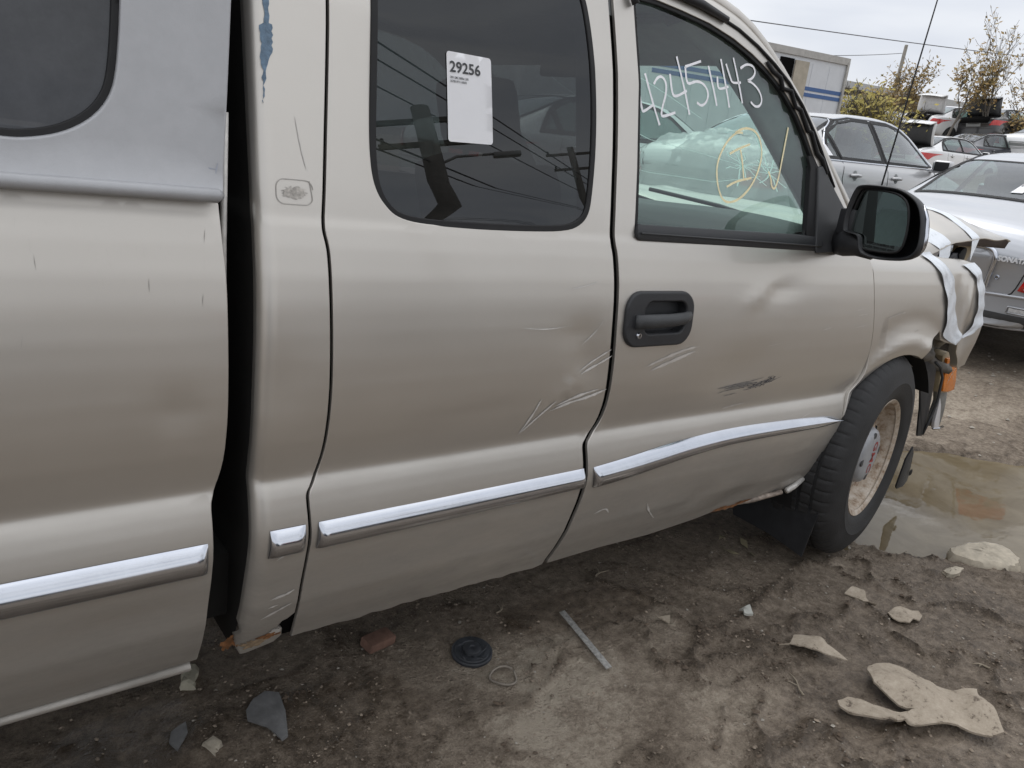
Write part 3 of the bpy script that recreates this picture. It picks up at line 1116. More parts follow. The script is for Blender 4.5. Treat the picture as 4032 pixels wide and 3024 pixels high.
def ws(u, v):
    """u: 0 at the roof, 1 at the cowl; v across."""
    arr = np.array(PIL[2:])
    p = along(arr, u)
    yl = float(pil_y(p[1])) + .02
    y = yl + v * (FARY - 2 * yl)
    c = 1 - (2 * v - 1) ** 2
    return (p[0] + .14 * c ** .8 + .0, y, p[1] + .02 * c * (1 - u))


grid_obj('windshield', ws, 16, 25, GLASS_W, truck)
# windshield cracks: strokes on the glass surface


def ws_stroke(name, pts, w):
    vs, fs = [], []
    P = np.array(densify(pts, .02, False))
    d = np.gradient(P, axis=0)
    d /= np.linalg.norm(d, axis=1)[:, None]
    for k in range(len(P)):
        for s in (1, -1):
            q = P[k] + np.array([-d[k, 1], d[k, 0]]) * w / 2 * s
            v = ws(min(max(q[0], 0), 1), min(max(q[1], 0), 1))
            vs.append((v[0] - .004, v[1], v[2] - .004))
    fs = [(2 * k, 2 * k + 1, 2 * k + 3, 2 * k + 2) for k in range(len(P) - 1)]
    return vs, fs


av, af = [], []
rr = random.Random(4)
for c0 in ((.72, .17), (.70, .24)):
    for k in range(8):
        a = k * 2 * math.pi / 8 + rr.uniform(-.2, .2)
        L = rr.uniform(.05, .17)
        pts = [c0]
        for s in range(1, 4):
            pts.append((c0[0] + math.cos(a) * L * s / 3 * 1.2 + rr.uniform(-.01, .01), c0[1] + math.sin(a) * L * s / 3 * .6 + rr.uniform(-.006, .006)))
        vs, fs = ws_stroke('c', pts, .0035)
        b = len(av)
        av += vs
        af += [tuple(i + b for i in f) for f in fs]
for pts in ([(.70, .24), (.66, .36), (.62, .50), (.52, .62), (.38, .72), (.20, .80)], [(.74, .2), (.80, .35), (.80, .55), (.76, .75)],
            [(.5, .3), (.35, .42), (.2, .55), (.05, .60)]):
    vs, fs = ws_stroke('c', pts, .0022)
    b = len(av)
    av += vs
    af += [tuple(i + b for i in f) for f in fs]
tag(mesh_obj('windshield_crack', av, af, CRACKM, truck, True), kind='stuff')
# cowl, wipers
grid_obj('cowl', lambda u, v: (-.40 + .12 * u + .13 * (1 - (2 * v - 1) ** 2), .09 + v * (FARY - .18), 1.146 + .012 * u), 4, 21, BLACKP, truck)
for y0 in (.45, 1.05):
    tube_obj('wiper', [(-.24, y0, 1.165), (-.30, y0 + .28, 1.205), (-.33, y0 + .62, 1.225)], .009, BLACKP, truck, 6)

# interior
def dash(u, v):
    y = .11 + v * (FARY - .22)
    c = 1 - (2 * v - 1) ** 2
    pts = [(-.36, 1.150), (-.46, 1.182), (-.60, 1.200), (-.72, 1.182), (-.775, 1.11), (-.765, .95), (-.70, .80), (-.66, .62)]
    t = u * (len(pts) - 1)
    i = min(int(t), len(pts) - 2)
    f = t - i
    x = pts[i][0] * (1 - f) + pts[i + 1][0] * f
    z = pts[i][1] * (1 - f) + pts[i + 1][1] * f
    hump = .035 * math.exp(-((y - 1.45) / .25) ** 2)
    return (x + .14 * c * (1 - u), y, z + hump * (1 if u < .6 else 0) + .01 * math.sin(v * 9))


grid_obj('dashboard', dash, 22, 40, DASHM, truck)
bm = bmesh.new()
cst = Vector((-.93, 1.42, 1.10))
ax = Vector((.86, 0, -.5)).normalized()
s1, s2 = Vector((0, 1, 0)), ax.cross(Vector((0, 1, 0)))
add_tube(bm, [cst + (s1 * math.cos(t) + s2 * math.sin(t)) * .19 for t in np.linspace(0, 2 * math.pi, 33)], .016, 8, False)
add_tube(bm, [cst - s1 * .19, cst + ax * .03, cst + s1 * .19], .02, 8)
add_tube(bm, [cst + ax * .03, cst + ax * .35], .035, 10)
bm_obj('steering_wheel', bm, DASHM, truck, True)


def seat(yc, x0):
    bm = bmesh.new()
    R = Matrix.Rotation(math.radians(-17), 3, 'Y')
    add_box(bm, (x0 - .12, yc, .97), (.15, .50, .62), R, .05)
    add_box(bm, (x0 + .14, yc, .70), (.54, .52, .16), Matrix.Rotation(math.radians(-6), 3, 'Y'), .05)
    s = bm_obj('seat', bm, SEATM, truck, True)
    bm = bmesh.new()
    add_box(bm, (x0 - .235, yc, 1.375), (.09, .27, .18), R, .04)
    add_tube(bm, [(x0 - .21, yc - .06, 1.2), (x0 - .225, yc - .06, 1.36)], .008)
    add_tube(bm, [(x0 - .21, yc + .06, 1.2), (x0 - .225, yc + .06, 1.36)], .008)
    bm_obj('headrest', bm, SEATM, s, True)


seat(.47, -1.42)
seat(FARY - .47, -1.42)
box_obj('rear_bench', (-2.12, FARY / 2, .95), (.16, FARY - .34, .52), SEATM, truck, Matrix.Rotation(math.radians(-12), 3, 'Y'), .05)
box_obj('rear_bench_cushion', (-1.95, FARY / 2, .66), (.42, FARY - .34, .16), SEATM, truck, None, .05)
grid_obj('headliner', lambda u, v: (-2.33 + u * 1.25, .26 + v * (FARY - .52), 1.700 + .025 * (1 - (2 * v - 1) ** 2)), 6, 9, TRIMGREY, truck)
for yv in (.34, 1.13):
    box_obj('sun_visor', (-1.07, yv + .22, 1.668), (.16, .42, .022), TRIMGREY, truck, Matrix.Rotation(math.radians(18), 3, 'Y'), .008)
box_obj('windshield_header', (-1.03, FARY / 2, 1.672), (.24, FARY - .46, .035), TRIMGREY, truck, Matrix.Rotation(math.radians(24), 3, 'Y'), .012)
box_obj('interior_mirror', (-.98, FARY / 2, 1.60), (.03, .22, .07), BLACKP, truck, None, .012)
for far in (None, FARY):
    def trim(u, v, far=far):
        arr = np.array(PIL[2:])
        p = along(arr, u)
        g = 1 - .25 * u
        ctl = [(0.0, 0.0, .022), (-.055 * g, -.050 * g, .026), (-.105 * g, -.080 * g, .075), (-.075 * g, -.055 * g, .125), (.03, -.005, .150)]
        t = v * 4
        i = min(int(t), 3)
        f = t - i
        c_ = [ctl[i][k] * (1 - f) + ctl[i + 1][k] * f for k in range(3)]
        y = float(prof(p[1])) + c_[2]
        return (p[0] + c_[0], y if far is None else FARY - y, p[1] + c_[1])
    grid_obj('a_pillar_trim', trim, 24, 13, TRIMGREY, truck)
    yb = .155
    box_obj('b_pillar_trim', (-1.53, yb if far is None else FARY - yb, 1.40), (.13, .04, .62), TRIMGREY, truck,
            Matrix.Rotation(math.radians(-14 if far is None else 14), 3, 'X'), .012)

# side glass
def glass_y(x, z):
    return prof(z) + .007 - .006 * (1 - ((z - 1.40) / .27) ** 2) - .003 * np.cos((x + 1.85) * 3)


GY = glass_y
for far in (None, FARY):
    inner = offset_poly(RWIN + RWIN[:1], .010)[:-1]
    surf_panel('rear_door_glass', [(x, z) for x, z in RWIN], [], GLASS_R, truck, lambda x, z: glass_y(x, z), 0, far=far, xs=.04, step=.03)
    if far is None:
        surf_panel('window_gasket', RWIN, [offset_poly(RWIN + RWIN[:1], .009)[:-1]], SEAL, truck, lambda x, z: glass_y(x, z) - .004, .004, xs=.03, step=.015)
    fg = [(-1.452, 1.68), (-1.449, 1.59), (-1.444, 1.486), (-1.448, 1.301), (-1.453, 1.165), (-.690, 1.172), (-.690, 1.37)] + FW_TOP[::-1]
    surf_panel('front_door_glass', fg, [], GLASS_F, truck, lambda x, z: prof(z) + .013, 0, far=far, xs=.05, step=.03)


def front_gy(x, z):
    return prof(z) + .013


# black window surround, belt moulding, sail panel
sur_in = [(-1.446, 1.672), (-1.443, 1.59), (-1.438, 1.486), (-1.442, 1.301), (-1.447, 1.170), (-.735, 1.180), (-.722, 1.372)] + \
         [(x - .006, z - .009) for x, z in FW_TOP[::-1]]
surf_panel('window_surround', FWIN, [sur_in], SEAL, truck, lambda x, z: prof(z) + .004, .012, xs=.03, step=.02)
surf_panel('belt_moulding', [(-1.452, 1.176), (-1.458, 1.150), (-1.446, 1.1435), (-.66, 1.1415), (-.66, 1.176), (-.75, 1.180)], [], BLACKP, truck,
           lambda x, z: prof(z) - .004 - .006 * np.sin((z - 1.143) / .036 * math.pi), .012, xs=.03, step=.015)
tube_obj('belt_trim_line', [(-1.447, prof(1.157) - .011, 1.159), (-1.0, prof(1.157) - .011, 1.157), (-.67, prof(1.157) - .011, 1.155)], .0025, DARKP, truck, 6)
surf_panel('sail_panel', [(-.690, 1.372), (-.672, 1.376), (-.60, 1.313), (-.54, 1.262), (-.49, 1.20), (-.455, 1.148), (-.69, 1.138)], [], DARKP, truck,
           lambda x, z: prof(z) - .008, .02, xs=.03, step=.015, edge=.004)
surf_panel('rubber_strip', [(-.735, 1.40), (-.712, 1.40), (-.68, 1.37), (-.682, 1.178), (-.735, 1.178), (-.722, 1.37)], [], SEAL, truck, lambda x, z: prof(z) - .001, .01, xs=.03, step=.02)
# torn drip moulding above the door
DR = [(-1.34, 1.712), (-1.22, 1.706), (-1.12, 1.690)]
tube_obj('drip_moulding', [(x, prof(z) - .010, z) for x, z in DR], [.009, .011, .008], BLACKP, truck, 8)
DR2 = [(-.93, 1.632), (-.905, 1.612), (-.87, 1.603), (-.862, 1.575), (-.82, 1.575), (-.80, 1.535), (-.775, 1.532), (-.74, 1.48), (-.72, 1.478), (-.69, 1.425), (-.66, 1.41), (-.635, 1.372)]
tube_obj('torn_weatherstrip', [(x - .012, prof(z) - .008, z - .012) for x, z in DR2], [.004, .006, .006, .007, .006, .006, .006, .007, .006, .007, .007, .006], SEAL, truck, 7)
tube_obj('weatherstrip_end', [(-1.467, prof(1.70) - .012, 1.72), (-1.469, prof(1.66) - .012, 1.668), (-1.462, prof(1.65) - .012, 1.655)], .009, BLACKP, truck, 8)

# marker writing on the front glass
S4 = [[(-1.434, 1.466), (-1.426, 1.434), (-1.421, 1.429), (-1.388, 1.449)], [(-1.415, 1.515), (-1.394, 1.465), (-1.364, 1.407)],
      [(-1.385, 1.496), (-1.375, 1.51), (-1.36, 1.518), (-1.346, 1.513), (-1.34, 1.499), (-1.343, 1.476), (-1.355, 1.448), (-1.359, 1.428), (-1.344, 1.43), (-1.307, 1.443)],
      [(-1.326, 1.528), (-1.321, 1.488), (-1.309, 1.477), (-1.265, 1.499)], [(-1.299, 1.572), (-1.284, 1.531), (-1.254, 1.445)],
      [(-1.206, 1.577), (-1.268, 1.554)], [(-1.268, 1.554), (-1.265, 1.522), (-1.258, 1.515), (-1.226, 1.528), (-1.196, 1.525), (-1.18, 1.507), (-1.187, 1.484), (-1.207, 1.471), (-1.226, 1.477)],
      [(-1.177, 1.571), (-1.163, 1.53), (-1.147, 1.48)], [(-1.142, 1.551), (-1.142, 1.527), (-1.132, 1.522), (-1.097, 1.534)], [(-1.125, 1.596), (-1.111, 1.546), (-1.095, 1.483)],
      [(-1.104, 1.588), (-1.086, 1.554), (-1.079, 1.545), (-1.043, 1.552)], [(-1.072, 1.608), (-1.057, 1.566), (-1.039, 1.501)],
      [(-1.043, 1.587), (-1.017, 1.602), (-.987, 1.603), (-.976, 1.59), (-.987, 1.573), (-1.013, 1.561)],
      [(-1.013, 1.561), (-.995, 1.56), (-.964, 1.547), (-.949, 1.524), (-.96, 1.505), (-.983, 1.5), (-1.002, 1.51)]]
ribbon('marker_number', S4, .0062, WHITEINK, truck, front_gy, -.002, wob=.12)
SY = [[(-1.035, 1.428), (-1.061, 1.427), (-1.097, 1.404), (-1.125, 1.373), (-1.143, 1.338), (-1.143, 1.305), (-1.133, 1.273), (-1.115, 1.251), (-1.083, 1.248), (-1.039, 1.263), (-.994, 1.296),
       (-.963, 1.337), (-.946, 1.382), (-.956, 1.42), (-.979, 1.439), (-1.009, 1.443), (-1.039, 1.438), (-1.068, 1.424)],
      [(-1.09, 1.37), (-1.054, 1.386), (-1.003, 1.403)], [(-1.044, 1.385), (-1.035, 1.356), (-1.028, 1.313)], [(-1.101, 1.287), (-1.061, 1.304), (-.994, 1.318)],
      [(-.916, 1.342), (-.904, 1.325), (-.9, 1.303), (-.885, 1.296), (-.868, 1.324), (-.848, 1.392), (-.825, 1.467)]]
ribbon('marker_symbol', SY, .0058, YELLINK, truck, front_gy, -.002, wob=.15)

# inventory sticker on the rear glass
SQ = [(-1.979, 1.465), (-1.875, 1.468), (-1.873, 1.308), (-1.979, 1.303)]


def stk(u, v):
    a, b, c, d = [np.array(q) for q in SQ]
    return (a * (1 - u) + b * u) * (1 - v) + (d * (1 - u) + c * u) * v


ro = []
for cx, cy, a0 in ((.06, .04, 180), (.94, .04, 270), (.94, .96, 0), (.06, .96, 90)):
    for k in range(5):
        a = math.radians(a0 + k * 22.5)
        ro.append(tuple(stk(cx + .06 * math.cos(a), cy + .04 * math.sin(a))))
st = decal('inventory_sticker', ro[::-1], STICKER, truck, glass_y, -.002, .03, .01)


def stk3(x, y):
    p = stk(x, y)
    return (p[0], float(glass_y(np.array([p[0]]), np.array([p[1]]))[0]) - .0032, p[1])


mapped_text('sticker_number', '29256', .30, lambda u, v: stk3(.055 + u * .92, .170 - v * .56), PRINT, st, .006)
mapped_text('sticker_print', '2001 GMC SIERRA 1500', .072, lambda u, v: stk3(.065 + u * .55, .283 - v * .5), PRINT, st, .001)
mapped_text('sticker_print', '2GTEK19T711105073', .072, lambda u, v: stk3(.065 + u * .55, .326 - v * .5), PRINT, st, .001)

# chrome side trim
def trim_strip(name, top, bot, ends=(1, 1), n=60, proud=.016):
    T, B = np.array(top), np.array(bot)

    def f(u, v):
        t, b = along(T, u), along(B, u)
        p = t * (1 - v) + b * v
        e = 1.0
        L = np.linalg.norm(T[-1] - T[0])
        if ends[0]:
            e = min(e, math.sqrt(max(0, min(1, u * L / .010))))
        if ends[1]:
            e = min(e, math.sqrt(max(0, min(1, (1 - u) * L / .010))))
        # rounded upper ridge, flatter lower flank
        bell = math.sin(v / .54 * math.pi / 2) ** .85 if v < .54 else (1 - .30 * ((v - .54) / .36) ** 1.6 if v < .90 else .70 * max(0, (1 - v) / .10) ** .6)
        return (p[0], float(skin_plain(p[0], p[1])) - .001 - proud * (.14 + .86 * e) * bell, p[1])
    us = np.unique(np.concatenate([[0, .002, .005, .01, .018], np.linspace(.03, .97, n), [.982, .99, .995, .998, 1]]))
    vs_ = np.unique(np.concatenate([[0, .03, .07, .12, .18, .25, .3, .34, .4], np.linspace(.5, .92, 6), [.94, .955, .97, .985, 1]]))
    V = [f(u, v) for u in us for v in vs_]
    nv = len(vs_)
    F = [(i * nv + j, i * nv + j + 1, (i + 1) * nv + j + 1, (i + 1) * nv + j) for i in range(len(us) - 1) for j in range(nv - 1)]
    return mesh_obj(name, V, F, CHROME, truck, True)


trim_strip('chrome_trim', [(-4.7, .586), (-2.436, .587)], [(-4.7, .527), (-2.435, .526)], (0, 1), 40)
trim_strip('chrome_trim', [(-2.326, .587), (-2.258, .587)], [(-2.328, .530), (-2.259, .531)], (1, 1), 12)
trim_strip('chrome_trim', [(-2.232, .587), (-1.9, .5885), (-1.546, .591)], [(-2.234, .530), (-1.9, .533), (-1.537, .540)], (1, 1), 30)
TFT = chaikin([(-1.513, .589), (-1.392, .598), (-1.255, .612), (-1.104, .622), (-.937, .626), (-.752, .622), (-.491, .613), (-.42, .606), (-.367, .592)], 2)
TFB = chaikin([(-1.504, .532), (-1.439, .535), (-1.308, .549), (-1.166, .566), (-1.01, .578), (-.832, .579), (-.634, .577), (-.45, .576), (-.367, .589)], 2)
trim_strip('chrome_trim', TFT, TFB, (1, 0), 70)

# door handle
hb = rrect(-1.478, -1.243, .896, 1.020, .042)
hh = rrect(-1.425, -1.262, .918, 1.006, .030)
hand = surf_panel('door_handle', hb, [hh], BLACKP, truck, lambda x, z: prof(z) - .009, .012, xs=.02, step=.008, edge=.006, holeflange=.03)
surf_panel('handle_cup', [(x, z) for x, z in hh], [], BLACKP, hand, lambda x, z: prof(z) + .020, 0, xs=.03, step=.02)
bm = bmesh.new()
hp = [(-1.452, prof(.958) - .020, .954), (-1.40, prof(.958) - .026, .956), (-1.33, prof(.958) - .028, .958), (-1.28, prof(.958) - .024, .961), (-1.252, prof(.958) - .012, .964)]
V0 = []
for i, (x, y, z) in enumerate(hp):
    hgt = (.017, .017, .016, .015, .013)[i]
    V0.append([bm.verts.new((x, y + dy, z + dz * hgt)) for dy, dz in ((.012, 1), (.003, .9), (-.003, .3), (-.003, -.4), (.002, -.9), (.012, -1))])
for i in range(len(V0) - 1):
    for k in range(5):
        bm.faces.new((V0[i][k], V0[i][k + 1], V0[i + 1][k + 1], V0[i + 1][k]))
bm.faces.new(V0[0])
bm.faces.new(V0[-1])
bm_obj('handle_grip', bm, DARKP, hand, True)
lk = lathe_obj('key_lock', [(.0, -.004), (.006, -.004), (.0075, -.002), (.0085, .006)], CHROME, hand, 20)
lk.location = (-1.436, prof(.921) - .010, .921)
ks = box_obj('key_slot', (-1.436, prof(.921) - .0145, .921), (.0015, .002, .008), SEAL, hand)

# traces of a removed emblem, paint damage
ribbon('emblem_outline', [rrect(-2.320, -2.256, 1.168, 1.208, .014)[:-1] + [(-2.262, 1.208)]], .0014, DARKP and pbr('emblem_ghost', (0.42, 0.40, 0.37), .6), truck, corner, -.0012)
GHOST = pbr('adhesive_ghost', (0.46, 0.435, 0.40), .8, 0, .35, 160)
rr = random.Random(12)
decal('emblem_residue', [(-2.288 + .022 * math.cos(t) * (1 + .25 * rr.uniform(-1, 1)), 1.187 + .0095 * math.sin(t) * (1 + .3 * rr.uniform(-1, 1))) for t in np.linspace(0, 2 * math.pi, 40)[:-1]],
      GHOST, truck, corner, -.0012, .006, .006)


def chip(name, L, R, mat, seed, amp=.002, yf=corner, n=40, off=-.0012):
    """Flaked patch bounded by two (x,z) polylines, with a ragged edge."""
    r = random.Random(seed)
    a = [(x + r.uniform(-amp, amp), z) for x, z in densify(L, .006, False)]
    b = [(x + r.uniform(-amp, amp), z) for x, z in densify(R, .006, False)]
    return decal(name, a + b[::-1], mat, truck, yf, off, .006, .006)


chip('paint_chip', [(-2.329, 1.55), (-2.328, 1.445), (-2.334, 1.44), (-2.335, 1.392), (-2.334, 1.372), (-2.335, 1.345), (-2.336, 1.325)],
     [(-2.318, 1.55), (-2.320, 1.446), (-2.314, 1.445), (-2.317, 1.402), (-2.324, 1.388), (-2.331, 1.355), (-2.335, 1.322)], BLUEPR, 2)
SCR = pbr('scratch_pale', (0.62, 0.60, 0.57), .5, .1, .15, 90)


def scr(strokes, w, mat=SCR, yf=skin, name='scratch'):
    return tag(ribbon(name, strokes, w, mat, truck, yf, -.0012, True, .5), kind='stuff')


scr([[(-1.752, .698), (-1.728, .735), (-1.706, .782)], [(-1.748, .700), (-1.70, .742), (-1.662, .772)]], .005)
scr([[(-1.676, .748), (-1.62, .764), (-1.56, .772), (-1.505, .788)], [(-1.66, .760), (-1.60, .778), (-1.53, .79)]], .007)
scr([[(-1.605, .838), (-1.56, .862), (-1.512, .888)], [(-1.598, .832), (-1.55, .85), (-1.507, .872)], [(-1.625, .856), (-1.615, .873)]], .005)
scr([[(-1.66, 1.03), (-1.62, 1.036), (-1.58, 1.046)], [(-1.79, .948), (-1.72, .942), (-1.64, .95)], [(-1.61, .90), (-1.57, .93), (-1.545, .965)]], .0022)
scr([[(-1.38, .836), (-1.32, .853), (-1.24, .874), (-1.19, .880)], [(-1.36, .825), (-1.28, .846), (-1.2, .868)]], .008, pbr('scratch_soft', (.55, .52, .48), .5, .2, .1, 40))
scr([[(-1.01, .683), (-.95, .690), (-.90, .692)], [(-.88, .866), (-.80, .873)], [(-.60, .905), (-.55, .912)], [(-.42, .962), (-.35, .968)], [(-.40, .946), (-.33, .95)], [(-.42, .905), (-.30, .915)],
     [(-.20, .93), (-.13, .945), (-.08, .95)], [(-.05, .86), (.05, .885)], [(-.6, .62), (-.55, .63)]], .0042, pbr('scratch_mid', (.60, .57, .53), .5, .3, .1, 60))
scr([[(-1.46, .44), (-1.42, .452), (-1.40, .43)], [(-1.25, .43), (-1.23, .40), (-1.18, .36)], [(-2.31, .52), (-2.285, .535)], [(-2.32, .37), (-2.29, .385), (-2.262, .40)], [(-2.31, .42), (-2.28, .43)]], .005)
scr([[(-2.283, 1.31), (-2.276, 1.265), (-2.266, 1.225)]], .0022, SCR, corner)
scr([[(-2.30, .42), (-2.275, .428), (-2.262, .436)], [(-2.31, .40), (-2.29, .404)]], .004, SCR, corner)
rr = random.Random(9)
st9 = []
for k in range(16):
    x0 = rr.uniform(-1.06, -.90)
    L = rr.uniform(.05, .15)
    z = .738 + rr.gauss(0, .007) + .04 * (x0 + 1.06)
    st9.append([(x0 + L * q, z + .10 * L * q + .012 * q * q * (x0 + L > -.85) + rr.uniform(-.0015, .0015)) for q in (0, .25, .5, .75, 1)])
scr(st9, .0024, pbr('scuff_smear', (.20, .19, .18), .6, .1, .3, 60), skin, 'scuff_mark')
st9 = []
for k in range(70):
    t = rr.random() ** .45
    x, z = -.96 + .165 * t + rr.gauss(0, .004), .744 + .020 * t ** 2 + rr.gauss(0, .0045)
    L, a_ = rr.uniform(.003, .016) * (1.4 - t), rr.gauss(.25, .35)
    st9.append([(x, z), (x + L * .5 * math.cos(a_), z + L * .5 * math.sin(a_)), (x + L * math.cos(a_), z + L * math.sin(a_))])
scr(st9, .0026, SCUFF, skin, 'scuff_mark')
bst = []
for k in range(40):
    x, z = rr.uniform(-2.74, -2.43), rr.uniform(.95, 1.13)
    L = rr.uniform(.004, .022)
    bst.append([(x, z), (x + rr.uniform(-.003, .003), z - L)])
scr(bst, .0008, pbr('scratch_faint', (.43, .405, .375), .6), skin, 'fine_scratches')
# rust at the lower edges
rr = random.Random(21)


def rust_patch(cx, cz, rx, rz, yf, mat=RUST, seed=1, n=34, name='rust_patch'):
    r = random.Random(seed)
    pts = []
    for k in range(n):
        t = 2 * math.pi * k / n
        q = 1 + r.uniform(-.35, .25)
        pts.append((cx + rx * q * math.cos(t), cz + rz * q * math.sin(t)))
    return decal(name, pts, mat, truck, yf, -.0016, .008, .008)


RUSTL = pbr('rust_tan', (0.30, 0.22, 0.14), 0.85, 0, 0.5, 50, 0.5, 120)
rust_patch(-2.318, .293, .026, .014, corner, RUSTL, 1)
rust_patch(-2.292, .306, .022, .010, corner, RUST, 2)
rust_patch(-2.279, .318, .012, .009, corner, BARE, 3)
rust_patch(-2.362, .295, .014, .022, corner, RUST, 4)
rust_patch(-.80, .302, .06, .008, skin, RUST, 5)
rust_patch(-.70, .312, .05, .008, skin, RUST, 6)
bm = bmesh.new()
add_tube(bm, [(-.72, .080, .304), (-.66, .072, .310), (-.60, .062, .318), (-.53, .05, .326)], [.004, .009, .009, .008], 8)
bm_obj('rocker_pinch_weld', bm, pbr('pinch_weld', (0.30, 0.25, 0.21), .6, .2, .55, 40, .4, 100), truck, True)
bm = bmesh.new()
add_tube(bm, [(-.50, .05, .325), (-.46, .05, .335), (-.42, .045, .36)], [.010, .011, .008], 8)
bm_obj('rocker_end', bm, BARE, truck, True)

# ------------------------------------------------------------------ wheels
def tyre_mesh(seg=399):
    R = .398
    rows = [(.222, .012, 0), (.236, -.002, 0), (.262, -.012, 0), (.292, -.016, 0), (.300, -.0185, 0), (.306, -.016, 0), (.340, -.012, 0), (.364, .000, 0), (.380, .010, 1), (.391, .022, 2), (R, .034, 2),
            (R, .062, 2), (R - .009, .064, 3), (R - .009, .072, 3), (R, .074, 4), (R, .108, 4), (R - .009, .110, 3), (R - .009, .120, 3), (R, .122, 5), (R, .156, 5), (R - .009, .158, 3), (R - .009, .166, 3),
            (R, .168, 6), (R, .200, 6), (.388, .216, 6), (.36, .236, 0), (.30, .25, 0), (.24, .24, 0), (.222, .22, 0)]
    vs, fs = [], []
    for ri, (r, h, tp) in enumerate(rows):
        for k in range(seg):
            a = 2 * math.pi * k / seg
            rr_ = r
            if tp in (1, 2, 4, 5, 6):
                ph = (k + {1: 0, 2: 0, 4: 2, 5: 4, 6: 3}[tp]) % 7
                if ph == 0:
                    rr_ = r - (.0040 if tp != 1 else .0015)
            vs.append((rr_ * math.cos(a), h, rr_ * math.sin(a)))
    for i in range(len(rows) - 1):
        for k in range(seg):
            a, b = i * seg + k, i * seg + (k + 1) % seg
            fs.append((a, a + seg, b + seg, b))
    return vs, fs


def make_wheel(name, loc, yaw=0.0, detail=True, flip=False):
    w = bpy.data.objects.new(name, None)
    link(w, truck)
    w.location = loc
    w.rotation_euler = (0, math.radians(14), yaw + (math.pi if flip else 0))
    w.rotation_mode = 'XYZ'
    vs, fs = tyre_mesh(399 if detail else 98)
    smooth_by_angle(mesh_obj('tyre', vs, fs, RUBBER, w), 38)
    lathe_obj('rim', [(.214, .010), (.224, .002), (.230, -.001), (.233, .003), (.231, .009), (.219, .011), (.213, .020), (.208, .040), (.204, .058), (.194, .070), (.176, .074),
                      (.150, .062), (.125, .050), (.112, .052)], RIM, w, 96)
    lathe_obj('brake_drum', [(.02, .10), (.16, .10), (.16, .20)], JAMB, w, 40)
    if detail:
        hc = lathe_obj('hub_cover', [(.0, .014), (.060, .014), (.090, .018), (.103, .026), (.110, .040), (.112, .060)], CAPPLATE, w, 64)
        # recessed pockets round the cover
        for k in range(4):
            a = math.radians(20 + 90 * k)
            lo = lathe_obj('lug_recess', [(0, -.0005), (.013, -.0005), (.015, .004)], DARKP, hc, 18)
            lo.location = (.083 * math.cos(a), .0165, .083 * math.sin(a))
        M = Matrix.Translation((.012, .0130, .0)) @ Matrix.Rotation(math.radians(90), 4, 'X') @ Matrix.Rotation(math.radians(-84), 4, 'Z')
        text_obj('hub_lettering', 'GMC', .058, M, REDINK, hc, .0003, .0003)
        for k in range(5):
            a = math.radians(40 + 72 * k)
            bmh = bmesh.new()
            add_box(bmh, (.152 * math.cos(a), .0625, .152 * math.sin(a)), (.036, .012, .022), Matrix.Rotation(-a + math.pi / 2, 3, 'Y'), .005)
            bm_obj('rim_slot', bmh, JAMB, w)
    return w


make_wheel('front_wheel', (0.0, .012, .388), math.radians(10))
make_wheel('front_wheel', (0.0, FARY - .012, .388), math.radians(10), False, True)
make_wheel('rear_wheel', (-3.62, .03, .36), 0, False)
make_wheel('rear_wheel', (-3.62, FARY - .03, .36), 0, False, True)


# inner arch liner and mud flap
def liner(u, v):
    a = math.radians(200 - 172 * u)
    return (.455 * math.cos(a), .055 + .46 * v, .39 + .44 * math.sin(a))


grid_obj('wheel_arch_liner', liner, 24, 6, SEAL, truck)
box_obj('inner_fender_wall', (.0, .55, .72), (1.3, .03, .75), JAMB, truck)


def flap_map(u, v, w):
    return (-.375 + w - .05 * (v - .35) + .014 * math.sin(u * 14), u, v)


prism_obj('mud_flap', [(.305, .088), (.16, .075), (.008, .058), (-.004, .15), (-.024, .30), (-.012, .45), (.34, .45), (.34, .20)], flap_map, .006, BLACKP, truck)


def flat(y0, dy=0.0):
    return lambda u, v, w: (u, y0 + w + dy * (u - .5), v)


# torn liner, corner lamp and brackets hanging off the front corner
bent = lambda u, v, w: (u, .10 + w + .06 * math.sin((v - .4) * 7) * (u - .3) + .10 * max(0, .45 - u), v)
prism_obj('torn_liner', [(.23, .775), (.297, .785), (.38, .745), (.448, .707), (.52, .690), (.560, .665), (.585, .610), (.60, .492), (.588, .42), (.573, .374), (.53, .378), (.515, .44), (.50, .502), (.47, .56),
                         (.442, .608), (.37, .68), (.28, .742)], bent, .008, BLACKP, truck, .002)
tube_obj('liner_edge', [(.455, .085, .715), (.52, .088, .690), (.578, .09, .640), (.600, .09, .53), (.595, .095, .45), (.578, .10, .378)], .006, DARKP, truck, 6)
lamp = prism_obj('corner_lamp', [(.590, .725), (.625, .742), (.695, .726), (.742, .690), (.785, .610), (.795, .552), (.73, .548), (.660, .556), (.640, .60)], flat(.118), .055, TAN, truck, .006)
prism_obj('amber_lens', [(.615, .715), (.685, .714), (.732, .682), (.772, .608), (.782, .562), (.73, .557), (.670, .563), (.654, .60), (.630, .66)], flat(.106), .016, AMBER, lamp, .005)
for pts in ([(.66, .672), (.70, .655), (.74, .61)], [(.68, .60), (.70, .64), (.725, .675)]):
    ribbon('lens_crack', [pts], .004, CRACKM, lamp, lambda x, z: .1045 + 0 * x, 0, True)
br = prism_obj('bumper_bracket', [(.655, .568), (.79, .552), (.815, .50), (.835, .446), (.835, .378), (.70, .392), (.69, .44), (.70, .51)], lambda u, v, w: (u, .125 + w + .25 * (u - .66) * .3, v), .02, pbr('bracket_grey', (.22, .22, .21), .5, .4, .3, 30), truck, .004)
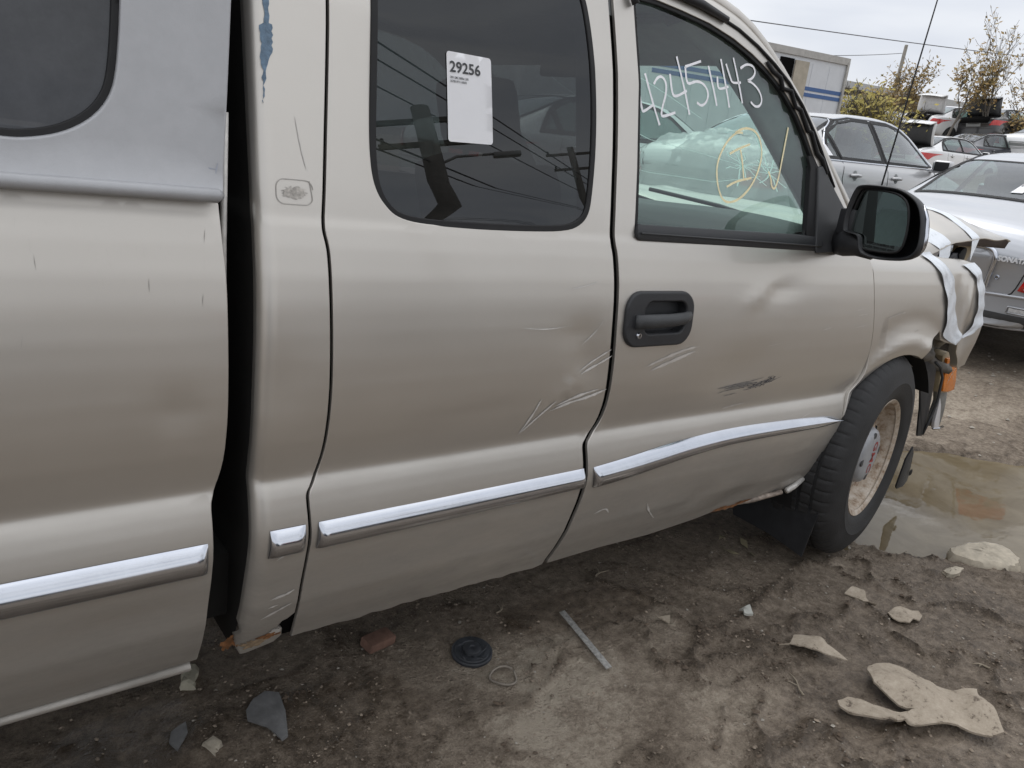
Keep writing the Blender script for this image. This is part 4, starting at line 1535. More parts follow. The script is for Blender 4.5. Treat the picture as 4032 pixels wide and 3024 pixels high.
prism_obj('chrome_shard', [(.668, .535), (.70, .50), (.735, .43), (.752, .385), (.700, .388), (.688, .42)], lambda u, v, w: (u, .108 + w, v), .014, pbr('white_shard', (.75, .75, .78), .3, .3, .05), truck, .003)
tube_obj('bracket_rim', [(.700, .112, .388), (.76, .112, .381), (.835, .125, .376)], .006, CHROME, truck, 6)
prism_obj('hanging_flap', [(.622, .238), (.662, .290), (.700, .25), (.785, .12), (.761, .10), (.690, .09), (.619, .092), (.606, .105)], lambda u, v, w: (u, .15 + w + .3 * (u - .62) ** 2 * 4, v), .008, BLACKP, truck, .002)
lh = lathe_obj('flap_bolt_hole', [(.0, 0), (.012, 0), (.016, .002)], SEAL, truck, 16)
lh.location = (.735, .158, .150)


def crum(u, v):
    x, z = .30 + u * .34, .86 - v * .16 - .05 * u
    return (x, .13 + .03 * math.sin(u * 7 + v * 4) + .02 * math.sin(v * 9 - u * 3), z)


grid_obj('crumpled_inner_panel', crum, 14, 10, pbr('dirty_inner_metal', (.17, .155, .135), .6, .3, .4, 20, .4, 60), truck, True, .004)
grid_obj('radiator_support', lambda u, v: (.62 + .04 * math.sin(v * 8), .25 + v * 1.44, .52 + u * .52), 4, 16, JAMB, truck, True, .03)
for yb in (.62, 1.32):
    box_obj('engine_bay_block', (.22, yb, .80), (.62, .46, .42), JAMB, truck, None, .03)

# buckled hood
HE = [(-.34, 1.152), (-.10, 1.143), (.12, 1.140), (.25, 1.166), (.333, 1.190), (.424, 1.206), (.60, 1.216), (.80, 1.224), (.845, 1.214)]
HR = [(-.34, .0), (-.1, .05), (.1, .082), (.30, .100), (.427, .096), (.62, .080), (.747, .046), (.82, .018), (.845, .0)]


def hood_xyz(x, y):
    e = np.interp(x, [p[0] for p in HE], [p[1] for p in HE])
    r = np.interp(x, [p[0] for p in HR], [p[1] for p in HR])
    t = (y - .095) / .205
    if t < 1:
        b = math.sin(min(max(t, 0), 1) * math.pi / 2) ** .9
    else:
        b = max(-.6, 1 - 1.6 * ((y - .30) / .5) ** 1.3) if y < 1.0 else -.6 + .6 * (y - 1.0) / .85
    xx = x - .10 * max(0, (y - .12)) * (1 if x > .3 else .3 * max(0, x + .3))
    return (xx, y, e + r * b + .004 * math.sin(x * 23 + y * 11))


hood = grid_obj('hood', lambda u, v: hood_xyz(-.34 + u * 1.185, .095 + v * (FARY - .19)), 60, 46, PAINT, truck, True, .006)
bm = bmesh.new()
pp = [(-.34 + 1.185 * u) for u in np.linspace(0.52, 1, 18)]
for a, b in zip(pp[:-1], pp[1:]):
    pa, pb = hood_xyz(a, .1), hood_xyz(b, .1)
    th = lambda x: .006 + .022 * sstep(.30, .52, x)
    q = [bm.verts.new(v) for v in ((pa[0], .100, pa[2] - .004), (pb[0], .100, pb[2] - .004), (pb[0], .108, pb[2] - .004 - th(b)), (pa[0], .108, pa[2] - .004 - th(a)))]
    bm.faces.new(q)
    q2 = [bm.verts.new(v) for v in ((pa[0], .108, pa[2] - .004 - th(a)), (pb[0], .108, pb[2] - .004 - th(b)), (pb[0], .40, pb[2] - .03 - th(b)), (pa[0], .40, pa[2] - .03 - th(a)))]
    bm.faces.new(q2)
bmesh.ops.remove_doubles(bm, verts=bm.verts, dist=.0005)
bm_obj('hood_underside_lip', bm, pbr('hood_underside', (.045, .032, .036), .35, .2, .2, 20), hood, True)


def hood_tape(name, path, w, over=.0):
    """Strip of tape laid over the hood along an (x,y) path."""
    P = np.array(densify(chaikin(path, 2), .012, False))
    d = np.gradient(P, axis=0)
    d /= np.linalg.norm(d, axis=1)[:, None]
    vs, fs = [], []
    nn = 6
    for k in range(len(P)):
        for j in range(nn):
            s = (j / (nn - 1) - .5) * w
            q = P[k] + np.array([-d[k, 1], d[k, 0]]) * s
            h = hood_xyz(q[0], max(q[1], .095))
            vs.append((h[0], q[1], h[2] + .0055 + .0012 * math.sin(j * 2.2 + k * .5) - (max(0, .095 - q[1]) * 6)))
    for k in range(len(P) - 1):
        for j in range(nn - 1):
            a = k * nn + j
            fs.append((a, a + 1, a + nn + 1, a + nn))
    return mesh_obj(name, vs, fs, TAPE, truck, True)


hood_tape('tape_strip', [(.262, .082), (.258, .11), (.215, .17), (.13, .24), (.03, .30)], .078)
hood_tape('tape_strip', [(.505, .088), (.50, .11), (.49, .16), (.465, .23), (.43, .30)], .060)


def fend_tape(name, L, R, n=50, m=8):
    A, B = np.array(L), np.array(R)

    def f(u, v):
        p = along(A, u) * (1 - v) + along(B, u) * v
        y = float(fender_skin(np.array([p[0]]), np.array([p[1]]))[0]) - .006
        y -= .004 * abs(math.sin(v * 7 + u * 3)) * (.4 + .6 * math.sin(u * 9) ** 2) + .002 * math.sin(u * 31 + v * 5)
        return (p[0], y, p[1])
    return grid_obj(name, f, n, m, TAPE, truck)


fend_tape('tape_strip', [(.036, 1.150), (.085, 1.125), (.132, 1.087), (.185, 1.03), (.223, .967), (.25, .91), (.272, .857), (.30, .842), (.385, .814)],
          [(.122, 1.156), (.18, 1.118), (.241, 1.069), (.295, 1.0), (.335, .94), (.362, .901), (.40, .865), (.427, .847), (.393, .812)])
fend_tape('tape_strip', [(.351, 1.119), (.40, 1.10), (.453, 1.069), (.484, 1.02), (.504, .983), (.52, .935), (.527, .895), (.512, .86), (.49, .832)],
          [(.466, 1.128), (.485, 1.11), (.503, 1.085), (.54, 1.02), (.571, .96), (.586, .92), (.592, .889), (.555, .855), (.497, .828)])
# bits seen in the gap between hood and fender
prism_obj('tan_insulation', [(.26, 1.10), (.27, 1.158), (.376, 1.17), (.40, 1.10)], flat(.22), .03, TAN, truck)
prism_obj('tan_insulation', [(.62, 1.19), (.79, 1.185), (.735, 1.108), (.68, 1.09), (.625, 1.15)], flat(.20), .02, TAN, truck)
prism_obj('rubber_boot', [(.445, 1.09), (.44, 1.132), (.465, 1.150), (.52, 1.152), (.55, 1.135), (.575, 1.10)], flat(.145), .05, pbr('blue_black_rubber', (.02, .023, .034), .5), truck, .008)
prism_obj('broken_clip', [(.505, 1.145), (.53, 1.168), (.56, 1.176), (.575, 1.16), (.57, 1.125), (.545, 1.10)], flat(.14), .03, SEAL, truck, .006)
# radio mast
bm = bmesh.new()
add_tube(bm, [(-.285, .12, 1.14), (-.283, .12, 1.20), (-.273, .12, 1.358), (-.25, .12, 1.69), (-.225, .12, 2.05)], [.010, .0035, .0032, .0028, .002], 6)
bm_obj('antenna', bm, SEAL, truck, True)

# ------------------------------------------------------------------ door mirror
MA = math.radians(11)
MROOT = Vector((-.65, -.02, 1.25))
MN = Vector((math.cos(MA), -math.sin(MA), 0))     # forward, away from the glass
ML = Vector((-math.sin(MA), -math.cos(MA), 0))
HOUS = [(-.033, -.039), (-.038, -.002), (-.034, .038), (-.024, .079), (-.013, .092), (.022, .097), (.093, .097), (.128, .094), (.169, .079), (.195, .06), (.215, .026), (.225, -.015), (.229, -.045),
        (.224, -.068), (.208, -.084), (.175, -.094), (.101, -.103), (.056, -.099), (.04, -.086), (.031, -.057), (.022, -.046), (-.023, -.044)]
MGL = [(-.031, -.031), (-.024, .031), (-.008, .079), (.016, .084), (.104, .083), (.141, .073), (.164, .056), (.178, .021), (.185, -.021), (.183, -.056), (.166, -.076), (.058, -.083), (.041, -.077),
       (.03, -.048), (-.008, -.043)]
mirror = bpy.data.objects.new('door_mirror', None)
link(mirror, truck)


def mmap(u, v, w):
    return MROOT + ML * u + Vector((0, 0, v)) + MN * w


hs = np.array(chaikin(HOUS, 2, True))
cen = np.array([.09, -.005])
bm = bmesh.new()
rings = []
for sc, w in ((.90, .012), (.935, .004), (.97, .000), (.99, .003), (1.0, .010), (.985, .022), (.945, .038), (.88, .055), (.77, .075), (.60, .092), (.35, .104), (.1, .108)):
    rings.append([bm.verts.new(mmap(*(cen + (q - cen) * sc), w)) for q in hs])
n_ = len(hs)
for i in range(len(rings) - 1):
    for k in range(n_):
        bm.faces.new((rings[i][k], rings[i][(k + 1) % n_], rings[i + 1][(k + 1) % n_], rings[i + 1][k]))
bm.faces.new(rings[-1])
bm_obj('mirror_housing', bm, BLACKP, mirror, True)
gl = chaikin(MGL, 2, True)
bm = bmesh.new()
bm.faces.new([bm.verts.new(mmap(u, v, .013 - (u - .07) * .12)) for u, v in gl])
bm_obj('mirror_glass', bm, MIRROR, mirror)
bm = bmesh.new()
add_tube(bm, [mmap(u, v, .011 - (u - .07) * .12) for u, v in gl] + [mmap(*gl[0], .011 - (gl[0][0] - .07) * .12)], .0035, 6, False)
bm_obj('mirror_bezel', bm, SEAL, mirror, True)
tube_obj('mirror_chrome_strip', [mmap(.194, .060, .022), mmap(.214, .026, .022), mmap(.224, -.016, .022), mmap(.227, -.046, .022), mmap(.220, -.068, .022)], [.002, .0045, .006, .005, .002], CHROME, mirror, 8)
bm = bmesh.new()
arm = [(Vector((-.575, .045, 1.185)), .052, .046), (Vector((-.60, .01, 1.182)), .048, .040), (mmap(.0, -.074, .05), .034, .032), (mmap(.05, -.08, .055), .03, .028)]
rg_ = []
for c, rz, rx in arm:
    rg_.append([bm.verts.new(c + Vector((rx * math.cos(t), 0, rz * math.sin(t)))) for t in np.linspace(0, 2 * math.pi, 17)[:-1]])
for i in range(len(rg_) - 1):
    for k in range(16):
        bm.faces.new((rg_[i][k], rg_[i][(k + 1) % 16], rg_[i + 1][(k + 1) % 16], rg_[i + 1][k]))
bm.faces.new(rg_[0]); bm.faces.new(rg_[-1])
bm_obj('mirror_arm', bm, BLACKP, mirror, True)
box_obj('mirror_hinge', (-.615, .012, 1.235), (.035, .05, .075), BLACKP, mirror, None, .008)
MT = Matrix((( ML.x, 0, MN.x, 0), (ML.y, 0, MN.y, 0), (ML.z, 1, MN.z, 0), (0, 0, 0, 1)))
for i, tx in enumerate(('OBJECTS IN MIRROR ARE', 'CLOSER THAN THEY APPEAR')):
    me = text_mesh(tx, .0095, .0002, 0, 'CENTER')
    for v in me.vertices:
        v.co = mmap(.104 + v.co.x * .95, -.061 - .0105 * i + v.co.y, .0120 - (.034 + v.co.x * .95) * .12)
    me.materials.clear()
    me.materials.append(SEAL)
    link(bpy.data.objects.new('mirror_lettering', me), mirror)

# ------------------------------------------------------------------ camper shell on the bed
cap = empty('camper_shell', (-3.55, FARY / 2, 1.26), 'grey fibreglass camper shell with dark side window on the truck bed', 'camper shell')
cap.rotation_euler = (0, PHI, 0)
bpy.context.view_layer.update()
capinv = cap.matrix_world.inverted() @ Matrix.Rotation(PHI, 4, 'Y')


def tocap(o):
    o.data.transform(capinv)
    return o


def cap_y(x, z):
    # rolls out into the bottom flange
    return .036 + (z - 1.165) * .20 - .012 * np.exp(-((z - 1.172) / .018) ** 2) + .0008 * np.sin(x * 7)


CW_ = [(-3.6, 1.62), (-3.6, 1.232), (-2.701, 1.2265), (-2.67, 1.228), (-2.625, 1.240), (-2.586, 1.265), (-2.561, 1.298), (-2.550, 1.338), (-2.540, 1.433), (-2.535, 1.55), (-2.55, 1.62)]
CW_ = chaikin(CW_, 2, True)
capf = [(-2.380, 1.64), (-2.392, 1.464), (-2.403, 1.329), (-2.416, 1.183)]
capout = [(-4.70, 1.64), (-4.72, 1.183)] + capf[::-1]
tocap(surf_panel('shell_side', capout, [CW_], CAPGREY, cap, cap_y, .03, xs=.06, step=.03, edge=.004, holeflange=.018))
tocap(surf_panel('shell_side', capout, [CW_], CAPGREY, cap, cap_y, .03, far=FARY, xs=.1, step=.08))
tocap(surf_panel('shell_window', CW_, [], GLASS_C, cap, lambda x, z: cap_y(x, z) + .014, 0, xs=.08, step=.05))
tocap(surf_panel('window_gasket', CW_, [offset_poly(CW_ + CW_[:1], .012)[:-1]], SEAL, cap, lambda x, z: cap_y(x, z) + .008, .006, xs=.04, step=.015))
tocap(surf_panel('shell_window', CW_, [], GLASS_C, cap, lambda x, z: cap_y(x, z) + .014, 0, far=FARY, xs=.15, step=.1))
bm = bmesh.new()
add_tube(bm, [(x, .030, 1.176) for x in np.linspace(-4.72, -2.424, 24)] + [(-2.416, .034, 1.176)], [.0115] * 24 + [.006], 10)
tocap(bm_obj('shell_rail', bm, CAPGREY, cap, True))

PEEL = pbr('peeled_gelcoat', (.30, .32, .37), .6, 0, .3, 80)
for stks, wd_ in (([[(-2.512, 1.203), (-2.50, 1.212), (-2.488, 1.216)], [(-2.508, 1.2015), (-2.492, 1.206), (-2.484, 1.213)]], .007), ([[(-2.492, 1.2025), (-2.474, 1.2030)]], .0022), ([[(-2.463, 1.2045), (-2.438, 1.2050), (-2.421, 1.2045)]], .002),
                  ([[(-2.457, 1.2145), (-2.436, 1.2150), (-2.421, 1.2140)]], .002), ([[(-2.424, 1.205), (-2.419, 1.225)]], .004)):
    tocap(tag(ribbon('shell_scrape', stks, wd_, PEEL, cap, cap_y, -.0015, True, .4), kind='stuff'))


def caproof(u, v):
    x = -4.70 + u * 2.32
    c = 1 - abs(2 * v - 1) ** 3
    return (x - .0, .128 + v * (FARY - .256), 1.635 + .13 * c ** .5)


tocap(grid_obj('shell_roof', caproof, 12, 25, CAPGREY, cap))
tocap(mesh_obj('shell_front', [(-2.42, .05, 1.165), (-2.42, FARY - .05, 1.165), (-2.385, FARY - .14, 1.66), (-2.385, .14, 1.66)], [(0, 1, 2, 3)], GLASS_C, cap))

# ------------------------------------------------------------------ sedans
def to_mesh_eval(o):
    dg = bpy.context.evaluated_depsgraph_get()
    me = bpy.data.meshes.new_from_object(o.evaluated_get(dg))
    return me


SEDAN = dict(L=4.75, hw=.90, sill=.20,
             # x, half-width factor, belt z, top z, top half width
             st=[(0.00, .80, .70, .78, .55), (.05, .88, .86, .94, .60), (.16, .93, .95, 1.045, .62), (.45, .97, .985, 1.085, .62), (.78, .99, .99, 1.115, .62),
                 (1.10, 1.0, .985, 1.27, .60), (1.50, 1.0, .98, 1.42, .565), (1.95, 1.0, .97, 1.465, .55), (2.45, 1.0, .965, 1.470, .55), (2.90, 1.0, .955, 1.43, .56),
                 (3.25, 1.0, .945, 1.24, .60), (3.62, .99, .93, 1.02, .66), (4.05, .97, .86, .93, .66), (4.45, .92, .76, .83, .60), (4.68, .82, .62, .68, .5), (4.75, .72, .52, .56, .45)])


def sedan_body(p):
    """Half-section cage -> smooth shell; returns mesh (local: x forward from the tail, y to the left, z up)."""
    rings = []
    hw = p['hw']
    for x, wf, zb, zt, yt in p['st']:
        w = hw * wf
        s = p['sill'] + (.14 if x < .1 else .10 if x < .5 else 0) + (.05 if x > 4.3 else 0)
        h = zt - zb
        gh_ = min(1, max(0, (h - .11) / .25))
        ring = [(0, s), (.75 * w, s), (.94 * w, s + .03), (w, s + .16), (w * 1.0, (s + zb) / 2 + .12), (w * .985, zb - .05), (w * .955, zb),
                (w * .90 * (1 - gh_) + (w * .915) * gh_, zb + .02 + .02 * gh_),
                (w * .80 * (1 - gh_) + (yt + .012) * gh_, zb + .55 * h * (1 - gh_) + (h - .045) * gh_),
                (w * .62 * (1 - gh_) + (yt * .86) * gh_, zt - .02 * (1 - gh_) - .008 * gh_), (w * .3, zt - .002), (0, zt)]
        rings.append((x, ring))
    vs, fs = [], []
    n = len(rings[0][1])
    m = 2 * n - 2
    for x, ring in rings:
        loop = [(y, z) for y, z in ring] + [(-y, z) for y, z in ring[1:-1][::-1]]
        # plan curvature of nose and tail
        for y, z in loop:
            q = abs(y) / hw
            dx = .10 * q ** 3 if x < .2 else (-.22 * q ** 3 if x > 4.3 else 0)
            vs.append((x + dx, y, z))
    for i in range(len(rings) - 1):
        for k in range(m):
            fs.append((i * m + k, i * m + (k + 1) % m, (i + 1) * m + (k + 1) % m, (i + 1) * m + k))
    for base, flip in ((0, 0), ((len(rings) - 1) * m, 1)):
        for k in range(n - 1):
            a, b = base + k, base + k + 1
            c, d = base + (m - k - 1) % m, base + (m - k) % m
            f = (a, b, c, d) if k > 0 else (a, b, base + m - 1)
            if k == n - 2:
                f = (a, b, base + (m - k) % m) if k > 0 else f
            fs.append(f if not flip else f[::-1])
    me = bpy.data.meshes.new('sedan_shell')
    me.from_pydata(vs, [], fs)
    bm = bmesh.new()
    bm.from_mesh(me)
    bmesh.ops.recalc_face_normals(bm, faces=bm.faces)
    bm.to_mesh(me)
    bm.free()
    o = bpy.data.objects.new('sedan_shell', me)
    COL.objects.link(o)
    md = o.modifiers.new('s', 'SUBSURF')
    md.levels = md.render_levels = 2
    out = to_mesh_eval(o)
    bpy.data.objects.remove(o)
    out.polygons.foreach_set('use_smooth', [True] * len(out.polygons))
    return out


SHELL = sedan_body(SEDAN)


def bvh_of(me):
    me.calc_loop_triangles()
    return BVHTree.FromPolygons([v.co.copy() for v in me.vertices], [tuple(t.vertices) for t in me.loop_triangles])


SHELL_BVH = bvh_of(SHELL)
RW_OUT = [(.80, -.56), (.80, .56), (1.12, .545), (1.46, .50), (1.46, -.50), (1.12, -.545)]
WS_OUT = [(2.93, -.52), (2.93, .52), (3.25, .58), (3.58, .64), (3.58, -.64), (3.25, -.58)]
SIDE_W = [('quarter_window', [(.98, 1.02), (1.18, 1.02), (1.18, 1.235), (1.10, 1.16)]),
          ('rear_door_window', [(1.215, 1.02), (2.03, 1.02), (2.03, 1.395), (1.70, 1.395), (1.45, 1.355), (1.215, 1.255)]),
          ('front_door_window', [(2.10, 1.02), (3.16, 1.02), (3.05, 1.12), (2.86, 1.28), (2.68, 1.365), (2.45, 1.40), (2.10, 1.398)])]


def grow(poly, d):
    P = np.array(poly, float)
    s = 1 if area2(poly) > 0 else -1
    e = np.roll(P, -1, 0) - P
    e /= np.linalg.norm(e, axis=1)[:, None]
    nr = np.stack([e[:, 1], -e[:, 0]], 1) * s
    out = []
    for i in range(len(P)):
        n1, n2 = nr[i - 1], nr[i]
        k = 1 + n1 @ n2
        out.append(tuple(P[i] + (n1 + n2) / max(k, .35) * d))
    return out


def open_shell():
    """The same shell with the window apertures cut out."""
    o = bpy.data.objects.new('sedan_shell', SHELL.copy())
    COL.objects.link(o)
    md = o.modifiers.new('s', 'SUBSURF')
    md.subdivision_type = 'SIMPLE'
    md.levels = md.render_levels = 2
    me = to_mesh_eval(o)
    bpy.data.objects.remove(o)
    n = len(me.polygons)
    C = np.zeros(n * 3)
    me.polygons.foreach_get('center', C)
    N = np.zeros(n * 3)
    me.polygons.foreach_get('normal', N)
    C, N = C.reshape(-1, 3), N.reshape(-1, 3)
    kill = np.zeros(n, bool)
    for w in (RW_OUT, WS_OUT):
        kill |= inside(w, C[:, :2]) & (N[:, 2] > .15) & (C[:, 2] > 1.0)
    for _n, w in SIDE_W:
        kill |= inside(w, C[:, [0, 2]]) & (np.abs(N[:, 1]) > .35)
    bm = bmesh.new()
    bm.from_mesh(me)
    bm.faces.ensure_lookup_table()
    bmesh.ops.delete(bm, geom=[bm.faces[i] for i in np.nonzero(kill)[0]], context='FACES')
    bm.to_mesh(me)
    bm.free()
    me.polygons.foreach_set('use_smooth', [True] * len(me.polygons))
    return me


OPEN_SHELL = open_shell()


def project(tree, axis_, u, v, side):
    """Cast a ray on to the shell. axis 'y': (u,v)=(x,z); 'x': (y,z); 'z': (x,y)."""
    if axis_ == 'y':
        o, d = Vector((u, 3 * side, v)), Vector((0, -side, 0))
    elif axis_ == 'x':
        o, d = Vector((-3 if side < 0 else 9, u, v)), Vector((1 if side < 0 else -1, 0, 0))
    else:
        o, d = Vector((u, v, 4)), Vector((0, 0, -1))
    r = tree.ray_cast(o, d)
    return r


def patch(name, outline, axis_, side, mat, parent, off=.004, xs=.06, tree=None, hole=(), step=.03, thick=0.0):
    tree = tree or SHELL_BVH
    V, T, _ = cdt(outline, hole, xs, None, step, near=.01)
    vs, ns, ok = [], [], []
    for a, b in V:
        loc, nr, _i, _d = project(tree, axis_, a, b, side)
        if loc is None:
            ok.append(False)
            vs.append((0, 0, 0))
            ns.append(Vector((0, 0, 1)))
            continue
        ok.append(True)
        vs.append(tuple(loc + nr * off))
        ns.append(nr)
    fs = []
    for t in T:
        if not all(ok[i] for i in t):
            continue
        a, b, c = [Vector(vs[i]) for i in t]
        nn = (b - a).cross(c - a)
        fs.append(tuple(t) if nn.dot(ns[t[0]]) > 0 else tuple(t[::-1]))
    o = mesh_obj(name, vs, fs, mat, parent, True)
    return o


def line_on(name, pts, axis_, side, rad, mat, parent, off=.0, tree=None, seg=5):
    tree = tree or SHELL_BVH
    path = []
    for a, b in densify(pts, .06, False):
        loc, nr, _i, _d = project(tree, axis_, a, b, side)
        if loc is not None:
            path.append(loc + nr * off)
    return tube_obj(name, path, rad, mat, parent, seg)


def carwheel(parent, x, y, r=.32, outside=1):
    w = bpy.data.objects.new('wheel', None)
    link(w, parent)
    w.location = (x, y, r)
    s = outside
    prof_ = [(r * .62, .0), (r * .70, .012), (r * .85, .016), (r * .96, .004), (r, -.03), (r, -.17), (r * .9, -.20)]
    lathe_obj('tyre', [(a, b * s) for a, b in prof_], RUBBER, w, 40)
    lathe_obj('rim', [(a, b * s) for a, b in [(0, -.02), (r * .15, -.015), (r * .3, -.035), (r * .55, -.05), (r * .60, -.01), (r * .65, .004)]], pbr('alloy', (.45, .46, .48), .35, .8) if 'alloy' not in MATS else MATS['alloy'], w, 40)
    return w


def make_sedan(name, label, loc, yaw, mat, pitch=0, roll=0, group=None, detail=1, glass=None, tail=REDLENS, trunk_open=False, cat='car', lid_mat=None, tail_shape=None, emblem=None):
    """Sedan on its wheels; root empty at the tail, ground level."""
    glass = glass or GLASS_S
    c = empty(name, loc, label, cat, group)
    c.rotation_euler = (roll, -pitch, yaw)
    me = (OPEN_SHELL if detail else SHELL).copy()
    me.materials.clear()
    me.materials.append(mat)
    body = link(bpy.data.objects.new('body', me), c)
    blk = SEAL
    trunk_zone = [(.20, -.56), (.20, .56), (.74, .60), (.74, -.60)]
    if detail:
        patch('rear_window', RW_OUT, 'z', 1, glass, c, .004)
        patch('rear_window_seal', grow(RW_OUT, .016), 'z', 1, blk, c, .006, .05, None, [grow(RW_OUT, -.022)])
        patch('windshield_seal', grow(WS_OUT, .016), 'z', 1, blk, c, .006, .05, None, [grow(WS_OUT, -.022)])
        patch('windshield', WS_OUT, 'z', 1, glass, c, .004)
        for s in ((-1, 1) if detail > 0 else (-1,)):
            for nm, ol in SIDE_W:
                patch(nm, ol, 'y', s, glass, c, .004)
                patch('window_seal', grow(ol, .014), 'y', s, blk, c, .006, .05, None, [grow(ol, -.020)])
            line_on('window_trim', [(.94, 1.005), (1.7, 1.005), (3.22, 1.005)], 'y', s, .010, CHROME if detail > 1 else blk, c)
            line_on('window_trim', [(.94, 1.005), (1.12, 1.19), (1.24, 1.28), (1.45, 1.375), (1.7, 1.412), (2.1, 1.42), (2.45, 1.42), (2.69, 1.385), (2.88, 1.295), (3.22, 1.03)], 'y', s, .010, CHROME if detail > 1 else blk, c)
            patch('b_pillar', [(2.035, 1.02), (2.095, 1.02), (2.095, 1.40), (2.035, 1.40)], 'y', s, blk, c, .003)
            line_on('quarter_bar', [(1.198, 1.02), (1.198, 1.25)], 'y', s, .014, blk, c)
            for pts in ([(2.065, 1.0), (2.07, .60), (2.06, .33)], [(1.20, 1.0), (1.17, .85), (1.27, .62), (1.28, .36)], [(3.22, 1.0), (3.22, .80), (3.17, .40)]):
                line_on('door_seam', pts, 'y', s, .004, blk, c)
            for hx in (1.40, 2.24):
                loc_, nr, _i, _d = project(SHELL_BVH, 'y', hx, .885, s)
                bmh = bmesh.new()
                add_tube(bmh, [loc_ + Vector((-.09, .004 * s, 0)), loc_ + Vector((-.05, .030 * s, .004)), loc_ + Vector((.05, .030 * s, .004)), loc_ + Vector((.10, .012 * s, 0))], [.012, .017, .016, .010], 8)
                bm_obj('door_handle', bmh, mat, c, True)
                patch('handle_cup', [(hx + .04 * math.cos(t), .885 + .048 * math.sin(t)) for t in np.linspace(0, 2 * math.pi, 17)[:-1]], 'y', s, lid_mat or TRIMGREY, c, .002, .03)
            loc_, nr, _i, _d = project(SHELL_BVH, 'y', 3.12, 1.0, s)
            bmh = bmesh.new()
            add_box(bmh, loc_ + Vector((.0, .13 * s, .05)), (.10, .20, .13), None, .035)
            add_box(bmh, loc_ + Vector((.0, .03 * s, .0)), (.06, .10, .04), None, .01)
            dm = bm_obj('door_mirror', bmh, mat, c, True)
            box_obj('mirror_glass', loc_ + Vector((-.053, .135 * s, .05)), (.006, .15, .095), SEAL, dm, None, .002)
        for nm, pts, ax_, s in (('trunk_seam', [(.74, -.66), (.30, -.70), (.14, -.64)], 'z', 1), ('trunk_seam', [(.74, .66), (.30, .70), (.14, .64)], 'z', 1)):
            line_on(nm, pts, ax_, s, .004, blk, c)
    if trunk_open:
        patch('trunk_opening_shade', trunk_zone, 'z', 1, VOID, c, .006)  # black patches on the closed shell stand in for the cavity's shade
        patch('trunk_opening_shade', [(-.52, .80), (.52, .80), (.55, 1.05), (-.55, 1.05)], 'x', -1, VOID, c, .012)
        def lid(u, v):
            y = (v - .5) * 1.24
            return (.74 - .06 * u - .05 * math.sin(u * math.pi), y * (1 - .06 * u), 1.11 + .66 * u - .03 * (2 * v - 1) ** 2)
        grid_obj('trunk_lid', lid, 8, 10, mat, c, True, .02)
        grid_obj('trunk_lid_lining', lambda u, v: (lid(.05 + .9 * u, .05 + .9 * v)[0] - .03, lid(.05 + .9 * u, .05 + .9 * v)[1], lid(.05 + .9 * u, .05 + .9 * v)[2] - .012), 6, 6, lid_mat or DARKP, c, True, .008)
        def edge(u, v):
            return (lid(1, v)[0] - .26 * u, lid(1, v)[1] * (1 - .03 * u), lid(1, v)[2] + .03 - .09 * u)
        grid_obj('trunk_lid_edge', edge, 5, 10, mat, c, True, .015)
    elif tail_shape is None:
        line_on('trunk_lid_seam', [(-.62, .90), (-.50, .66), (0, .63), (.50, .66), (.62, .90)], 'x', -1, .005, blk, c)
    ts = tail_shape or [(.56, .72), (.84, .72), (.88, .90), (.66, .90)]
    for s in (-1, 1):
        patch('tail_light', [(y * s, z) for y, z in ts], 'x', -1, tail, c, .010, .05)
    if tail_shape is None:
        line_on('bumper_seam', [(-.84, .62), (0, .60), (.84, .62)], 'x', -1, .006, blk, c)
    patch('plate_recess', [(-.26, .68), (.26, .68), (.26, .82), (-.26, .82)], 'x', -1, lid_mat or TRIMGREY, c, .004)
    patch('lower_valance', [(-.70, .34), (.70, .34), (.72, .44), (-.72, .44)], 'x', -1, DARKP, c, .004)
    for x in (.98, 3.72):
        for s in (-1, 1):
            pts = [(x + .37 * math.cos(t), .34 + .35 * math.sin(t)) for t in np.linspace(-.35, math.pi + .35, 20)]
            patch('wheel_arch', pts, 'y', s, SEAL, c, .003, .08)
            carwheel(c, x, s * .895, .32, s)
    return c


SILVER = paint('silver_paint', (0.50, 0.515, 0.545), metal=.72, rough=.42, dirt=.35, zlo=.2, zhi=.6, coat=1.0)
CHAMP = paint('champagne_silver_paint', (0.56, 0.56, 0.565), metal=.66, rough=.44, dirt=.25, zlo=.2, zhi=.6, coat=1.0)
WHITE = paint('white_paint', (0.74, 0.745, 0.75), metal=0, rough=.35, dirt=.3, zlo=.2, zhi=.6, coat=.8)
NAVY = paint('dark_blue_paint', (0.025, 0.028, 0.04), metal=.2, rough=.3, dirt=.2, zlo=.2, zhi=.6, coat=1.0)
BLACKC = paint('black_paint', (0.02, 0.021, 0.024), metal=.1, rough=.3, dirt=.25, zlo=.2, zhi=.6, coat=1.0)

# silver sedan directly ahead of the truck
son = make_sedan('parked_car', 'silver sedan parked nose-away just ahead of the truck, rear end at the right edge', (3.10, 1.385, .10), math.radians(0), SILVER,
                 pitch=math.radians(2.5), detail=1, group='silver sedans parked around the truck',
                 tail_shape=[(.618, .61), (.70, .60), (.80, .615), (.86, .70), (.86, .80), (.76, .79), (.69, .775), (.65, .70)])
# number-plate surround, script, key lock, reflector and lamp detail
def on_tail(u, v, off=.01):
    loc_, nr, _i, _d = project(SHELL_BVH, 'x', u, v, -1)
    return loc_ + nr * off


